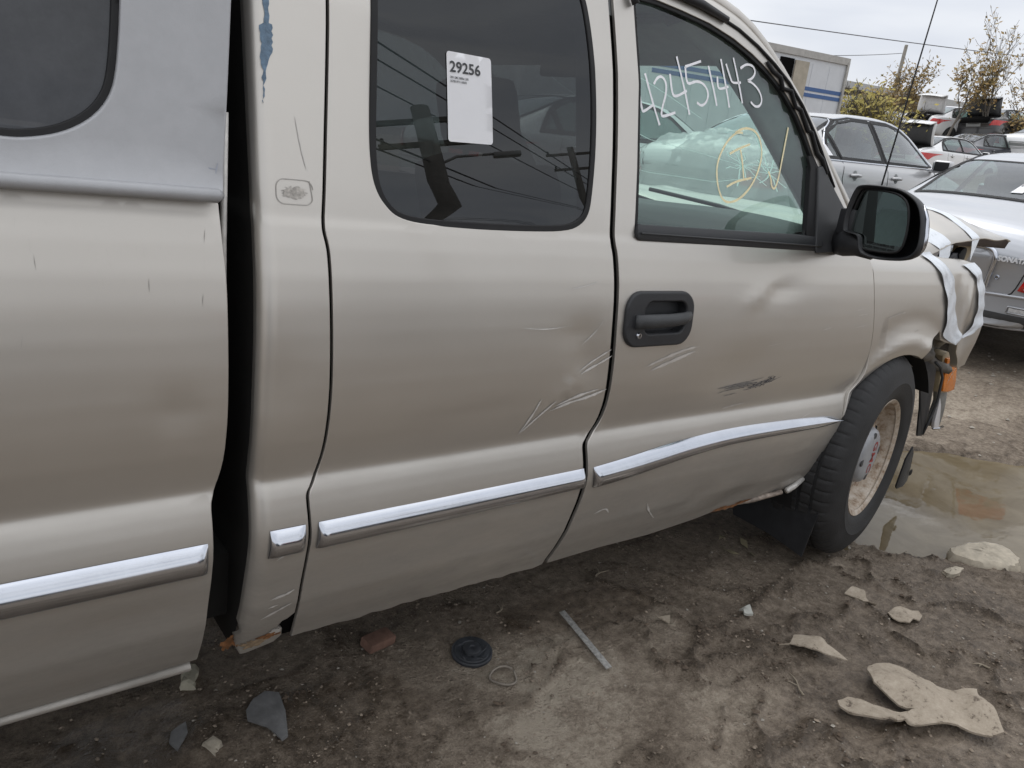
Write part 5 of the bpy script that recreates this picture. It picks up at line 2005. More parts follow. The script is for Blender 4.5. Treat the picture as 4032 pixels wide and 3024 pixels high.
bow = chaikin([(-.44, .70 - .1), (-.45, .72), (-.47, .80), (-.44, .855), (-.36, .862), (-.2, .865), (0, .868), (.2, .865), (.36, .862), (.44, .855), (.47, .80), (.45, .72), (.44, .60)], 2)
bow = [(a * .96, b) for a, b in bow]
tube_obj('plate_chrome_bow', [on_tail(a, b, .012) for a, b in bow], .016, CHROME, son, 8)
mesh_patch = patch('plate_panel', [(a * .95, b - .006) for a, b in bow], 'x', -1, SILVER, son, .003)
line_on('trunk_lid_seam', [(.66, .86), (.635, .734), (.604, .623), (.587, .585), (.549, .556), (0, .55), (-.549, .556), (-.587, .585), (-.604, .623), (-.635, .734), (-.66, .86)], 'x', -1, .005, SEAL, son)
BADGE = pbr('badge_silver', (.80, .81, .83), .4, .25, .03)
me = text_mesh('SONATA', .044, .0022, .006, 'CENTER')
for v in me.vertices:
    q = on_tail(-.545 - v.co.x * 1.0, .805 + v.co.y, .006 + v.co.z)
    v.co = q
me.materials.clear()
me.materials.append(BADGE)
link(bpy.data.objects.new('chrome_script', me), son)
lk = lathe_obj('trunk_lock', [(0, .004), (.010, .004), (.013, .010), (.016, .004), (.018, .0)], CHROME, son, 20, 'z')
lk.rotation_euler = (0, -math.pi / 2, 0)
lk.location = on_tail(-.475, .675, .002)
for s in (-1, 1):
    patch('bumper_reflector', [(s * .60, .462), (s * .80, .462), (s * .80, .488), (s * .60, .488)], 'x', -1, CLEARLENS, son, .008)
    line_on('reflector_frame', [(s * .59, .455), (s * .81, .455), (s * .81, .495), (s * .59, .495), (s * .59, .455)], 'x', -1, .006, SILVER, son, .004)
    for k in range(4):
        line_on('lamp_bar', [(s * .655, .625 + .018 * k), (s * .85, .632 + .018 * k)], 'x', -1, .005, CLEARLENS, son, .012)
line_on('bumper_crease', [(-.88, .58), (-.4, .555), (0, .55), (.4, .555), (.88, .58)], 'x', -1, .012, SILVER, son, .0)
line_on('bumper_lower_strip', [(-.86, .36), (-.4, .325), (0, .32), (.4, .325), (.86, .36)], 'x', -1, .014, SILVER, son, .0)
patch('inventory_sticker', [(.90, -.10), (1.06, -.12), (1.07, -.20), (.91, -.18)], 'z', 1, STICKER, son, .010)
me = text_mesh('29286', .045, .0008, 0, 'CENTER')
for v in me.vertices:
    r_ = project(SHELL_BVH, 'z', 1.03 + v.co.y * 1.3, -.150 - v.co.x * .5, 1)
    v.co = r_[0] + r_[1] * .013
me.materials.clear()
me.materials.append(PRINT)
link(bpy.data.objects.new('sticker_number', me), son)
bm = bmesh.new()
for yy in (-.38, .38):
    add_box(bm, (2.25, yy, .95), (.16, .46, .62), Matrix.Rotation(math.radians(-14), 3, 'Y'), .05)
    add_box(bm, (2.14, yy, 1.29), (.09, .26, .16), None, .04)
bm_obj('seats', bm, SEATM, son, True)

# champagne sedan beyond the truck
s2 = make_sedan('parked_car', 'champagne-silver sedan parked beside the truck beyond its windshield, right side showing', (2.95, 3.64, .42), math.radians(2), CHAMP, detail=2,
                group='silver sedans parked around the truck')
patch('inventory_sticker', [(1.00, 1.035), (1.075, 1.04), (1.07, 1.13), (1.03, 1.125)], 'y', -1, STICKER, s2, .010)
bm = bmesh.new()
for yy in (-.36, .36):
    add_box(bm, (2.2, yy, .90), (.16, .46, .60), Matrix.Rotation(math.radians(-14), 3, 'Y'), .05)
    add_box(bm, (2.1, yy, 1.24), (.09, .26, .16), None, .04)
add_box(bm, (1.35, 0, .85), (.16, 1.2, .50), Matrix.Rotation(math.radians(-18), 3, 'Y'), .05)
bm_obj('seats', bm, SEATM, s2, True)
# another further left, seen through the windshield
s3 = make_sedan('parked_car', 'pale silver sedan with a plastic sheet over it, seen through the truck windshield', (1.6, 6.1, .40), math.radians(-6), CHAMP, detail=1,
                group='silver sedans parked around the truck')

# clear plastic sheet thrown over the tail of the champagne sedan
mt, n, l, out = nodemat('plastic_sheet')
_d, _t, _g = n.new('ShaderNodeBsdfTranslucent'), n.new('ShaderNodeBsdfTransparent'), n.new('ShaderNodeBsdfGlossy')
_d2, _m0, _m1, _m2 = n.new('ShaderNodeBsdfDiffuse'), n.new('ShaderNodeMixShader'), n.new('ShaderNodeMixShader'), n.new('ShaderNodeMixShader')
_d.inputs['Color'].default_value = _d2.inputs['Color'].default_value = (.85, .87, .88, 1)
_g.inputs['Roughness'].default_value = .15
_m0.inputs['Fac'].default_value = .5
_m1.inputs['Fac'].default_value = .42
_m2.inputs['Fac'].default_value = .12
l.new(_d.outputs[0], _m0.inputs[1]); l.new(_d2.outputs[0], _m0.inputs[2])
l.new(_m0.outputs[0], _m1.inputs[1]); l.new(_t.outputs[0], _m1.inputs[2])
l.new(_m1.outputs[0], _m2.inputs[1]); l.new(_g.outputs[0], _m2.inputs[2])
l.new(_m2.outputs[0], out.inputs['Surface'])


def psheet(u, v):
    x, y = 2.60 + 1.25 * u, 2.55 + 1.75 * v
    xl, yl = x - 2.95, y - 3.64
    r = SHELL_BVH.ray_cast(Vector((max(xl, .06), max(min(yl, .82), -.84), 4)), Vector((0, 0, -1)))
    z = (r[0].z if r[0] is not None else .9) + .42
    over = max(0, .06 - xl) * 2.2 + max(0, -.84 - yl) * 2.5
    w_ = float(fbm(np.array([x * 5.1]), np.array([y * 3.6]), 5, 90)[0])
    rid = 1 - abs(float(fbm(np.array([x * 1.7 + y]), np.array([y * 2.1 - x]), 3, 91)[0])) * 3
    return (x, y, z - over + .02 + .035 * max(0, rid) + .05 * w_)


sh_ = grid_obj('plastic_sheet', psheet, 70, 90, mt)
tag(sh_, 'crumpled clear plastic sheet over the tail of the champagne sedan, seen through the windshield', 'plastic sheet')

# heap of wrecks behind
make_sedan('wrecked_car', 'white sedan with its trunk lid raised, on top of the far heap', (28.6, 14.55, 2.42), math.radians(-12), WHITE, roll=math.radians(3), trunk_open=True, lid_mat=pbr('lid_liner_white', (.62, .62, .62), .6), detail=1, group='wrecks on the far heap')
make_sedan('wrecked_car', 'black hatchback with its tailgate raised, right of the white wreck', (29.6, 12.75, 2.45), math.radians(-2), BLACKC, roll=math.radians(-4), trunk_open=True, detail=1, group='wrecks on the far heap')
make_sedan('wrecked_car', 'dark blue hatchback wreck below the black hatchback', (24.2, 11.3, 1.30), math.radians(-16), NAVY, detail=1, group='wrecks on the far heap')
make_sedan('wrecked_car', 'white wreck with red tail lamp at the right edge of the far heap', (26.0, 9.75, 1.75), math.radians(-8), WHITE, trunk_open=False, detail=1, group='wrecks on the far heap')
make_sedan('wrecked_car', 'white sedan with dark-lined trunk lid raised, left of the dark blue wreck', (20.7, 10.85, .98), math.radians(-5), WHITE, trunk_open=True, lid_mat=DARKP, detail=1, group='wrecks on the far heap')

# ------------------------------------------------------------------ yard behind: trailer, van, building, pole, wires
TRW = pbr('trailer_white', (0.62, 0.645, 0.68), .45, 0, .06, 4)
TRRAIL = pbr('trailer_rail', (0.42, 0.41, 0.39), .5, .4, .15, 12)
TRBLUE = pbr('trailer_blue', (0.05, 0.12, 0.30), .45, 0, .1, 12)
TRTAN = pbr('trailer_door_tan', (0.42, 0.38, 0.31), .7, 0, .15, 6)
tr = empty('box_trailer', (15.66, 9.97, 0.25), 'white box trailer with two blue stripes and an open side door', 'trailer', rot=(0, 0, math.radians(-7.5)))
# local: x back along the side (negative), y away, z up from 0.25
bm = bmesh.new()
add_box(bm, (-6.0, 1.25, 2.13), (12.0, 2.5, 2.56))
bm_obj('box_body', bm, TRW, tr)
box_obj('top_rail', (-6.0, -.015, 3.43), (12.02, .05, .15), TRRAIL, tr)
box_obj('corner_post', (-.03, -.02, 2.12), (.07, .06, 2.6), TRRAIL, tr)
box_obj('bottom_rail', (-6.0, -.012, .90), (12.0, .04, .14), TRRAIL, tr)
for z0, h in ((2.70, .085), (2.565, .085)):
    box_obj('blue_stripe', (-3.0, -.004, z0), (5.9, .012, h), TRBLUE, tr)
for k in range(20):
    box_obj('side_rib', (-.62 - .6 * k, -.003, 2.1), (.012, .010, 2.3), TRW, tr)
box_obj('doorway_shade', (-2.10, -.006, 2.30), (.46, .02, 1.96), VOID, tr)  # black panel on the closed side, painted as the dark inside
box_obj('side_door', (-1.62, -.03, 2.30), (.46, .04, 1.92), TRTAN, tr)
box_obj('trailer_leg', (-2.2, .6, .42), (.12, .12, .84), TRRAIL, tr)
for xw in (-9.4, -10.5):
    w = carwheel(tr, xw, .1, .48, -1)

van = empty('box_truck', (21.7, 12.6, 1.35), 'white box truck body with beige front standing behind the wrecks', 'truck', rot=(0, 0, math.radians(-35)))
box_obj('box', (.62, .9, .95), (1.15, 1.9, 1.5), WHITE, van, None, .06)
box_obj('front_cap', (-.10, .9, .88), (.34, 1.8, 1.3), TRTAN, van, None, .1)
box_obj('window', (-.275, .9, 1.0), (.02, 1.2, .4), SEAL, van)

mor = empty('sign_trailer', (39.0, 23.1, 1.2), 'white trailer with green lettering half hidden behind yellow shrubs', 'trailer')
dm_ = Vector((42.01 - 39.03, 20.75 - 23.11, 0))
mor.rotation_euler = (0, 0, math.atan2(dm_.y, dm_.x))
box_obj('box', (3.5, 1.2, 2.3), (9.0, 2.4, 2.6), TRW, mor)
text_obj('lettering', 'MORAN', .85, Matrix.Translation((1.25, -.02, 3.22)) @ Matrix.Rotation(math.radians(90), 4, 'X'), pbr('sign_green', (.03, .12, .07), .6), mor, .03, .01)

bl = empty('warehouse', (67.5, 39.5, 0), 'low warehouse with a flat grey roof behind the trailer', 'building')
bd = Vector((77.18 - 67.56, 38.61 - 39.74, 0))
bl.rotation_euler = (0, 0, math.atan2(bd.y, bd.x))
CLAD = pbr('cladding', (.27, .26, .24), .7, 0, .15, 2)
box_obj('wall', (-8, 6, 3.7), (44, 12, 7.4), CLAD, bl)
for k in range(40):
    box_obj('cladding_rib', (13.6 - .55 * k, -.04, 3.7), (.10, .08, 7.3), CLAD, bl)
box_obj('roof', (-8, 5.6, 7.75), (46, 14, .55), pbr('roof_grey', (.45, .46, .46), .7), bl)

WOOD = pbr('weathered_pole', (.20, .185, .16), .85, 0, .25, 8, .3, 40)
WIRE = pbr('wire_dark', (.10, .10, .11), .6)


def upole(name, label, loc, h, r, lean=(0, 0), arms=(), lamp=False, yaw=0):
    o = empty(name, loc, label, 'utility pole', 'utility poles around the yard', (0, 0, yaw))
    tube_obj('pole', [(0, 0, 0), (lean[0] * .5, lean[1] * .5, h * .5), (lean[0], lean[1], h)], [r * 1.15, r, r * .8], WOOD, o, 12)
    for z, L in arms:
        f = z / h
        bmh = bmesh.new()
        add_box(bmh, (lean[0] * f, lean[1] * f - .12, z), (L, .10, .12))
        bm_obj('crossarm', bmh, WOOD, o)
        for k in (-1, 0, 1):
            bmh = bmesh.new()
            add_tube(bmh, [(lean[0] * f + k * L * .45, lean[1] * f - .12, z + .05), (lean[0] * f + k * L * .45, lean[1] * f - .12, z + .22)], [.05, .035], 8)
            bm_obj('insulator', bmh, SEAL, o)
    if lamp:
        f = .78
        tube_obj('lamp_arm', [(lean[0] * f, 0, h * f), (lean[0] * f + .5, -.2, h * f + .28), (lean[0] * f + 1.3, -.4, h * f + .35)], .035, TRRAIL, o, 6)
        box_obj('lamp_head', (lean[0] * f + 1.6, -.45, h * f + .33), (.6, .22, .12), TRRAIL, o, None, .03)
    return o


upole('utility_pole', 'bare wooden utility pole rising behind the white wrecks', (59.0, 32.1, 0), 10.4, .16, (1.5, .55))
upole('utility_pole', 'thick wooden pole with crossarms and lamp mirrored in the rear door window', (5.12, -10.27, 0), 6.9, .24, (0, 0), ((6.6, 2.4), (6.0, 2.0)), True, math.radians(30))
upole('utility_pole', 'farther wooden pole mirrored at the right side of the rear door window', (18.5, -19.4, 0), 10.6, .19, (0, 0), ((10.3, 2.2), (9.5, 1.8)), False, math.radians(30))


def wire(label, a, b, sag, r=.02, n=20):
    a, b = Vector(a), Vector(b)
    pts = []
    for k in range(n + 1):
        t = k / n
        p = a.lerp(b, t)
        p.z -= sag * 4 * t * (1 - t)
        pts.append(p)
    o = tube_obj('overhead_wire', pts, r, WIRE, None, 5)
    tag(o, label, 'wire', 'overhead wires')
    return o


wire('highest overhead wire crossing the open sky above the trailer', Vector((33.23, 26.81, 8.16)) - Vector((34.59, .17, 2.45)), Vector((67.82, 26.98, 10.61)) + Vector((34.6, .17, 2.45)) * .3, .3, .028)
wire('lower wire running from the bare pole behind the trailer', (60.29, 32.73, 9.79), (30.0, 27.6, 6.1), .25, .022)
wire('thin guy wire slanting from the bare pole', (60.4, 32.7, 9.8), (63.5, 30.0, 4.0), .0, .018)
A, B = Vector((5.12, -10.27, 0)), Vector((18.5, -19.4, 0))
dirw = (B - A).normalized()
for k, (za, zb_) in enumerate(((6.7, 10.4), (6.6, 10.3), (6.1, 9.6), (5.1, 8.0), (4.7, 7.6))):
    off = Vector((.3, .8, 0)) * (k % 3 - 1)
    wire('overhead wire %s mirrored in the side windows' % ('highest', 'second highest', 'middle', 'second lowest', 'lowest')[k].replace(' ', '-'),
         A - dirw * 14 + off + Vector((0, 0, za + .2)), B + dirw * 16 + off + Vector((0, 0, zb_ + .2)), .35, .022)

# ------------------------------------------------------------------ trees and shrubs
def leafmat(name, a, b, c):
    mt, n, l, out = nodemat(name)
    p = n.new('ShaderNodeBsdfPrincipled')
    f = noise(n, l, 3.1, 4, .8)
    l.new(ramp(n, l, f, [(.32, a), (.5, b), (.68, c)]), p.inputs['Base Color'])
    p.inputs['Roughness'].default_value = .7
    l.new(p.outputs[0], out.inputs['Surface'])
    return mt


LEAF_BR = leafmat('autumn_leaves', (.14, .11, .04), (.26, .18, .06), (.32, .19, .06))
LEAF_YE = leafmat('yellow_leaves', (.26, .23, .06), (.42, .34, .08), (.16, .17, .05))
LEAF_OL = leafmat('olive_brown_leaves', (.18, .165, .065), (.32, .23, .085), (.38, .23, .10))
BARK = pbr('bark', (.15, .135, .115), .9, 0, .25, 10)


def tree(name, label, loc, h, spread, leaves, leafm, seed, lsize=.11, depth=4, r0=.07, cat='tree', group=None, stems=1, lean=0.0):
    rr_ = random.Random(seed)
    t = empty(name, loc, label, cat, group)
    bmt = bmesh.new()
    tips = []

    def grow_(p, d, L, r, lev):
        pts, rad = [p.copy()], [r]
        q = p.copy()
        dd = d.copy()
        n = 5
        for k in range(n):
            dd = (dd + Vector((rr_.uniform(-.16, .16), rr_.uniform(-.16, .16), rr_.uniform(-.02, .12)))).normalized()
            q = q + dd * L / n
            pts.append(q.copy())
            rad.append(max(.006, r * (1 - .62 * (k + 1) / n)))
            if lev > 0 and k >= 1:
                for _ in range(rr_.choice((1, 1, 2)) if lev < depth else 2):
                    a = rr_.uniform(0, 2 * math.pi)
                    sd_ = Vector((math.cos(a), math.sin(a), rr_.uniform(.15, .9))).normalized()
                    nd = (dd * .75 + sd_ * .75).normalized()
                    grow_(q.copy(), nd, L * rr_.uniform(.42, .62), rad[-1] * .6, lev - 1)
            if lev <= 2:
                tips.append((q.copy(), lev))
        add_tube(bmt, pts, rad, 5 if lev < depth else 7, False)
    for s in range(stems):
        d0 = Vector((rr_.uniform(-.2, .2) * (1 if stems == 1 else 2.2) + lean, rr_.uniform(-.2, .2) * (1 if stems == 1 else 2.2), 1)).normalized()
        grow_(Vector((rr_.uniform(-.2, .2) * (stems > 1), rr_.uniform(-.2, .2) * (stems > 1), 0)), d0, h * .62, r0, depth)
    bm_obj('trunk', bmt, BARK, t, True)
    vs, fs = [], []
    for k in range(leaves):
        q, lev = tips[rr_.randrange(len(tips))]
        p = q + Vector((rr_.gauss(0, spread), rr_.gauss(0, spread), rr_.gauss(0, spread)))
        a = Vector((rr_.uniform(-1, 1), rr_.uniform(-1, 1), rr_.uniform(-1, 1))).normalized()
        b = a.orthogonal().normalized()
        s = lsize * rr_.uniform(.6, 1.3)
        m_ = len(vs)
        vs += [p - a * s, p + b * s * .55, p + a * s, p - b * s * .55]
        fs.append((m_, m_ + 1, m_ + 2, m_ + 3))
    mesh_obj('crown', vs, fs, leafm, t)
    return t


tree('young_tree', 'tall young tree with thinning brown leaves, right of the dark heap', (28.6, 13.2, 2.3), 3.3, .12, 800, LEAF_OL, 3, .085, 3, .055, group='trees behind the heap', lean=.10)
tree('young_tree', 'nearly bare tall tree at the right edge of the picture', (30.2, 12.4, 2.3), 3.9, .12, 380, LEAF_OL, 8, .075, 3, .06, group='trees behind the heap', lean=.05)
tree('young_tree', 'bare forked tree partly cut off by the right edge', (31.2, 11.9, 2.3), 3.6, .12, 520, LEAF_OL, 15, .075, 3, .05, group='trees behind the heap')
tree('young_tree', 'shorter brown-leaved tree behind the white wreck', (33.0, 17.0, 2.0), 3.3, .15, 1000, LEAF_BR, 21, .09, 3, .045, group='trees behind the heap')
tree('autumn_shrub', 'rust-brown shrub mass behind the utility pole', (38.5, 21.3, 1.5), 2.9, .30, 2600, LEAF_BR, 5, .13, 3, .04, 'shrub', 'autumn shrubs behind the trailer', 5)
tree('autumn_shrub', 'brown shrub mass right of the utility pole', (38.0, 20.0, 1.6), 3.1, .30, 2600, LEAF_BR, 6, .13, 3, .04, 'shrub', 'autumn shrubs behind the trailer', 5)
tree('yellow_shrub', 'yellow-green leafy shrub at the right end of the trailer', (17.2, 10.5, .7), 2.35, .16, 2600, LEAF_YE, 7, .065, 3, .025, 'shrub', 'autumn shrubs behind the trailer', 6)
tree('yellow_shrub', 'lower yellow shrub between the trailer and the white wrecks', (18.3, 10.8, .8), 2.0, .16, 2200, LEAF_YE, 17, .065, 3, .02, 'shrub', 'autumn shrubs behind the trailer', 6)
tree('autumn_shrub', 'low brown brush at the foot of the right-hand trees', (31.0, 11.9, 2.2), 1.3, .2, 800, LEAF_OL, 27, .08, 3, .025, 'shrub', 'autumn shrubs behind the trailer', 6)

# sedans parked behind the viewer (they show in paint and glass)
make_sedan('parked_car', 'dark sedan standing behind the viewer, mirrored in the truck side', (-6.6, -5.4, .05), math.radians(4), NAVY, detail=0, group='cars behind the viewer')
make_sedan('parked_car', 'black sedan standing farther right behind the viewer, mirrored in the truck side', (-1.0, -5.6, .03), math.radians(-3), BLACKC, detail=0, group='cars behind the viewer')
make_sedan('parked_car', 'silver sedan standing far right behind the viewer, mirrored in the front door', (4.8, -6.0, .0), math.radians(2), SILVER, detail=0, group='cars behind the viewer')

# ------------------------------------------------------------------ litter on the ground
def gz(x, y):
    return float(gh(np.array([x]), np.array([y]))[0])


mt, n, l, out = nodemat('muddy_scrap')
_p = n.new('ShaderNodeBsdfPrincipled')
l.new(_p.outputs[0], out.inputs['Surface'])
_f, _f2 = noise(n, l, 26, 9, .75), noise(n, l, 150, 5, .7)
_c = ramp(n, l, mathn(n, l, 'MULTIPLY_ADD', _f2, .35, mathn(n, l, 'SUBTRACT', _f, .175)), [(.36, (.13, .10, .075)), (.43, (.34, .285, .22)), (.7, (.46, .395, .315))])
l.new(_c, _p.inputs['Base Color'])
_p.inputs['Roughness'].default_value = .8
l.new(bump(n, l, _f, .6, .006), _p.inputs['Normal'])
SCRAP = mt
SHARDM = pbr('grey_shard', (.165, .165, .165), .55, 0, .3, 26, .3, 90)
STONEM = pbr('pale_stone', (.44, .39, .31), .9, 0, .25, 24, .6, 110)


def sheet(name, outline, label, cat, mat, lift, thick=.004, group=None, xs=.02, curl=None):
    """Thin bent scrap lying on the mud."""
    V, T, loops = cdt(outline, (), xs, None, .012, near=.005)
    c = V.mean(0)
    z0 = gz(*c)
    n = len(V)
    top = [(x - c[0], y - c[1], gz(x, y) * .6 + z0 * .4 - z0 + .006 + lift(x, y)) for x, y in V]
    vs = [(x, y, z + thick) for x, y, z in top] + top
    fs = []
    for t in T:
        a, b, d = V[t[0]], V[t[1]], V[t[2]]
        s = (b[0] - a[0]) * (d[1] - a[1]) - (b[1] - a[1]) * (d[0] - a[0])
        t = tuple(t) if s > 0 else tuple(t[::-1])
        fs += [t, tuple(i + n for i in t[::-1])]
    edge = {}
    for t in fs[::2]:
        for k in range(3):
            e = (t[k], t[(k + 1) % 3])
            edge[e] = edge.get((e[1], e[0]), 0) + 1
    es = {tuple(e) for t in fs[::2] for e in ((t[0], t[1]), (t[1], t[2]), (t[2], t[0]))}
    for a, b in es:
        if (b, a) not in es:
            fs.append((a, a + n, b + n, b))
    o = mesh_obj(name, vs, fs, mat, None)
    smooth_by_angle(o, 50)
    o.location = (c[0], c[1], z0)
    return tag(o, label, cat, group)


big = [(-.729, -.452), (-.70, -.440), (-.661, -.444), (-.631, -.466), (-.616, -.501), (-.591, -.567), (-.568, -.626), (-.506, -.662), (-.555, -.685), (-.582, -.731), (-.631, -.781), (-.672, -.767), (-.691, -.731),
       (-.703, -.695), (-.757, -.669), (-.894, -.59), (-.937, -.52), (-.935, -.488), (-.914, -.471), (-.872, -.477), (-.857, -.505), (-.852, -.538), (-.813, -.577), (-.757, -.607), (-.773, -.571), (-.771, -.493)]
sheet('plastic_scrap', big, 'large forked beige plastic trim scrap lying in the mud at lower right', 'scrap', SCRAP,
      lambda x, y: .022 + .022 * math.exp(-((x + .70) / .05) ** 2 - ((y + .50) / .06) ** 2) + .012 * math.sin(x * 30) * math.sin(y * 24) + .014 * math.exp(-((x + .60) / .05) ** 2 - ((y + .73) / .05) ** 2), .006, 'muddy plastic scraps')
sheet('plastic_scrap', [(-.839, -.237), (-.822, -.258), (-.80, -.25), (-.756, -.232), (-.728, -.275), (-.715, -.33), (-.708, -.386), (-.754, -.350), (-.787, -.312), (-.806, -.268)],
      'curled pointed beige scrap lying between the wheel and the forked scrap', 'scrap', SCRAP, lambda x, y: .018 * math.sin((y + .39) / .15 * math.pi) + .004, .004, 'muddy plastic scraps')
sheet('plastic_scrap', [(-.322, -.318), (-.290, -.297), (-.252, -.300), (-.215, -.322), (-.188, -.352), (-.200, -.372), (-.245, -.382), (-.268, -.372), (-.300, -.376), (-.318, -.352)], 'small crumpled beige scrap below the puddle edge', 'scrap', SCRAP,
      lambda x, y: .008 + .012 * math.sin(x * 50) * math.cos(y * 44), .004, 'muddy plastic scraps')
sheet('plastic_scrap', [(-.324, -.158), (-.28, -.160), (-.238, -.175), (-.262, -.195), (-.281, -.215), (-.290, -.250), (-.304, -.263), (-.316, -.244), (-.300, -.21), (-.311, -.183)], 'thin twisted scrap nearest the front tyre', 'scrap', SCRAP,
      lambda x, y: .006 + .010 * math.sin(x * 60 + y * 40), .004, 'muddy plastic scraps')
sheet('plastic_chip', [(-1.050, .060), (-1.012, .040), (-1.041, .015)], 'small triangular tan chip on the mud below the front door', 'scrap', SCRAP, lambda x, y: .004 + .2 * max(0, x + 1.04), .004)
sheet('plastic_chip', [(-.790, -.056), (-.752, -.066), (-.770, -.095), (-.800, -.082)], 'small pale chip on the mud in front of the mud flap', 'scrap', pbr('pale_chip', (.42, .42, .38), .6), lambda x, y: .006, .008)
sheet('grey_shard', [(-2.228, .301), (-2.195, .313), (-2.168, .292), (-2.177, .226), (-2.201, .15), (-2.217, .144), (-2.231, .2), (-2.262, .242), (-2.255, .273)], 'dusty grey curved plastic shard at lower left', 'scrap', SHARDM,
      lambda x, y: .004 + .022 * math.exp(-((x + .25 * y + 2.265) / .03) ** 2), .005, xs=.01)
sheet('grey_shard', [(-2.430, .262), (-2.418, .29), (-2.383, .304), (-2.388, .27), (-2.408, .245), (-2.421, .230)], 'small pointed grey shard at the bottom left of the picture', 'scrap', SHARDM, lambda x, y: .006, .005, xs=.01)
# metal strip
st = box_obj('metal_strip', (0, 0, 0), (.262, .019, .003), pbr('speckled_strip', (.42, .41, .39), .5, .3, .4, 120), None, None, .001)
st.location = (-1.326, .093, gz(-1.326, .093) + .014)
st.rotation_euler = (.12, .04, math.radians(-100))
tag(st, 'narrow speckled metal strip lying on the mud below the doors', 'strip')
# rubber disc
dz = gz(-1.643, .214)
dc = empty('rubber_disc', (-1.643, .214, dz + .004), 'black ribbed rubber disc lying below the rear door', 'disc')
dc.rotation_euler = (.06, -.05, .3)
DISC = pbr('dusty_black_rubber', (.035, .038, .044), .6, 0, .5, 30, .2, 200)
lathe_obj('disc_body', [(0.054, 0), (.058, .003), (.058, .010), (.055, .013), (.049, .0125), (.047, .015), (.036, .016), (.033, .0135), (.027, .0135), (.025, .021), (.020, .024), (.008, .0245), (.006, .022), (0, .022)], DISC, dc, 48, 'z', 30)
for k in range(5):
    a = k * 2 * math.pi / 5
    tube_obj('rib', [(.026 * math.cos(a), .026 * math.sin(a), .0145), (.038 * math.cos(a + .5), .038 * math.sin(a + .5), .0155), (.046 * math.cos(a + .9), .046 * math.sin(a + .9), .014)], .0025, DISC, dc, 6)
# wire ring
rz = gz(-1.628, .085)
rp = [(.036 * math.cos(t) * (1 + .05 * math.sin(3 * t)), .036 * math.sin(t), .004 + .004 * math.sin(t * 2)) for t in np.linspace(.3, 2 * math.pi + .1, 36)]
ro_ = tube_obj('wire_ring', rp, .0034, pbr('muddy_wire', (.24, .21, .175), .8, 0, .25, 40), None, 6)
ro_.location = (-1.628, .085, rz + .004)
tag(ro_, 'muddy bent wire ring half sunk beside the rubber disc', 'ring')


def stone(name, outline, label, h, mat, seed, cat='stone', group=None):
    """Irregular slab-like stone from a plan outline."""
    P = np.array(densify(outline, .03))
    c = P.mean(0)
    r = random.Random(seed)
    bm = bmesh.new()
    z0 = max(gz(*c), WATER_Z + .004)
    rings = []
    for sc, z in ((1.05, -.06), (1.0, -.01), (1.0, h * .35), (.93, h * .75), (.78, h * .95), (.5, h), (.2, h * 1.02)):
        rings.append([bm.verts.new(((p[0] - c[0]) * sc + r.uniform(-.006, .006), (p[1] - c[1]) * sc + r.uniform(-.006, .006), z + r.uniform(-.06, .06) * h)) for p in P])
    n = len(P)
    for i in range(len(rings) - 1):
        for k in range(n):
            bm.faces.new((rings[i][k], rings[i][(k + 1) % n], rings[i + 1][(k + 1) % n], rings[i + 1][k]))
    bm.faces.new(rings[-1])
    o = bm_obj(name, bm, mat, None, True)
    smooth_by_angle(o, 30)
    o.location = (c[0], c[1], z0)
    return tag(o, label, cat, group)


stone('stone', [(.387, -.198), (.481, -.202), (.6, -.248), (.646, -.311), (.604, -.38), (.546, -.407), (.451, -.398), (.393, -.332), (.369, -.27), (.359, -.22)], 'large flat pale stone at the puddle edge', .045, STONEM, 1)
stone('stone', [(.195, -.261), (.256, -.266), (.289, -.298), (.24, -.312), (.18, -.287)], 'small pale stone just below the large flat stone', .018, STONEM, 2)
stone('stone', [(-2.369, .228), (-2.343, .232), (-2.336, .206), (-2.35, .185)], 'pale stone at the bottom edge near the grey shards', .016, STONEM, 3)
stone('foam_block', [(-2.361, .43), (-2.338, .487), (-2.314, .493), (-2.306, .469), (-2.331, .412)], 'cream foam block lying under the front end of the bed', .022, pbr('cream_foam', (.45, .42, .33), .8, 0, .1, 40, .3, 200), 4, 'block')
brick = box_obj('brick', (0, 0, 0), (.09, .05, .03), pbr('red_brick', (.20, .115, .085), .9, 0, .3, 30, .4, 100), None, None, .008)
brick.location = (-1.86, .36, gz(-1.86, .36) + .02)
brick.rotation_euler = (.1, .1, .2)
tag(brick, 'reddish brick under the rear door sill', 'brick')
# leaf-like scraps near the mud flap
for k, (x, y, a) in enumerate(((-.42, .30, .3), (-.36, .24, 1.2), (-.47, .22, 2.0), (-.40, .17, .8))):
    s = .032
    sheet('dry_scrap', [(x + s * math.cos(a) * .9, y + s * math.sin(a) * .9), (x + s * .35 * math.cos(a + 1.5), y + s * .35 * math.sin(a + 1.5)), (x - s * math.cos(a), y - s * math.sin(a)), (x + s * .4 * math.cos(a - 1.4), y + s * .4 * math.sin(a - 1.4))],
          ('yellowish dry scrap farthest under the mud flap', 'yellowish dry scrap right of the others under the mud flap', 'yellowish dry scrap left of the others under the mud flap', 'yellowish dry scrap nearest the viewer by the mud flap')[k],
          'scrap', pbr('dry_leaf_%d' % k, (.22, .19, .12), .8), lambda xx, yy: .006 + .008 * math.sin(xx * 70), .002, 'dry scraps by the mud flap', .015)

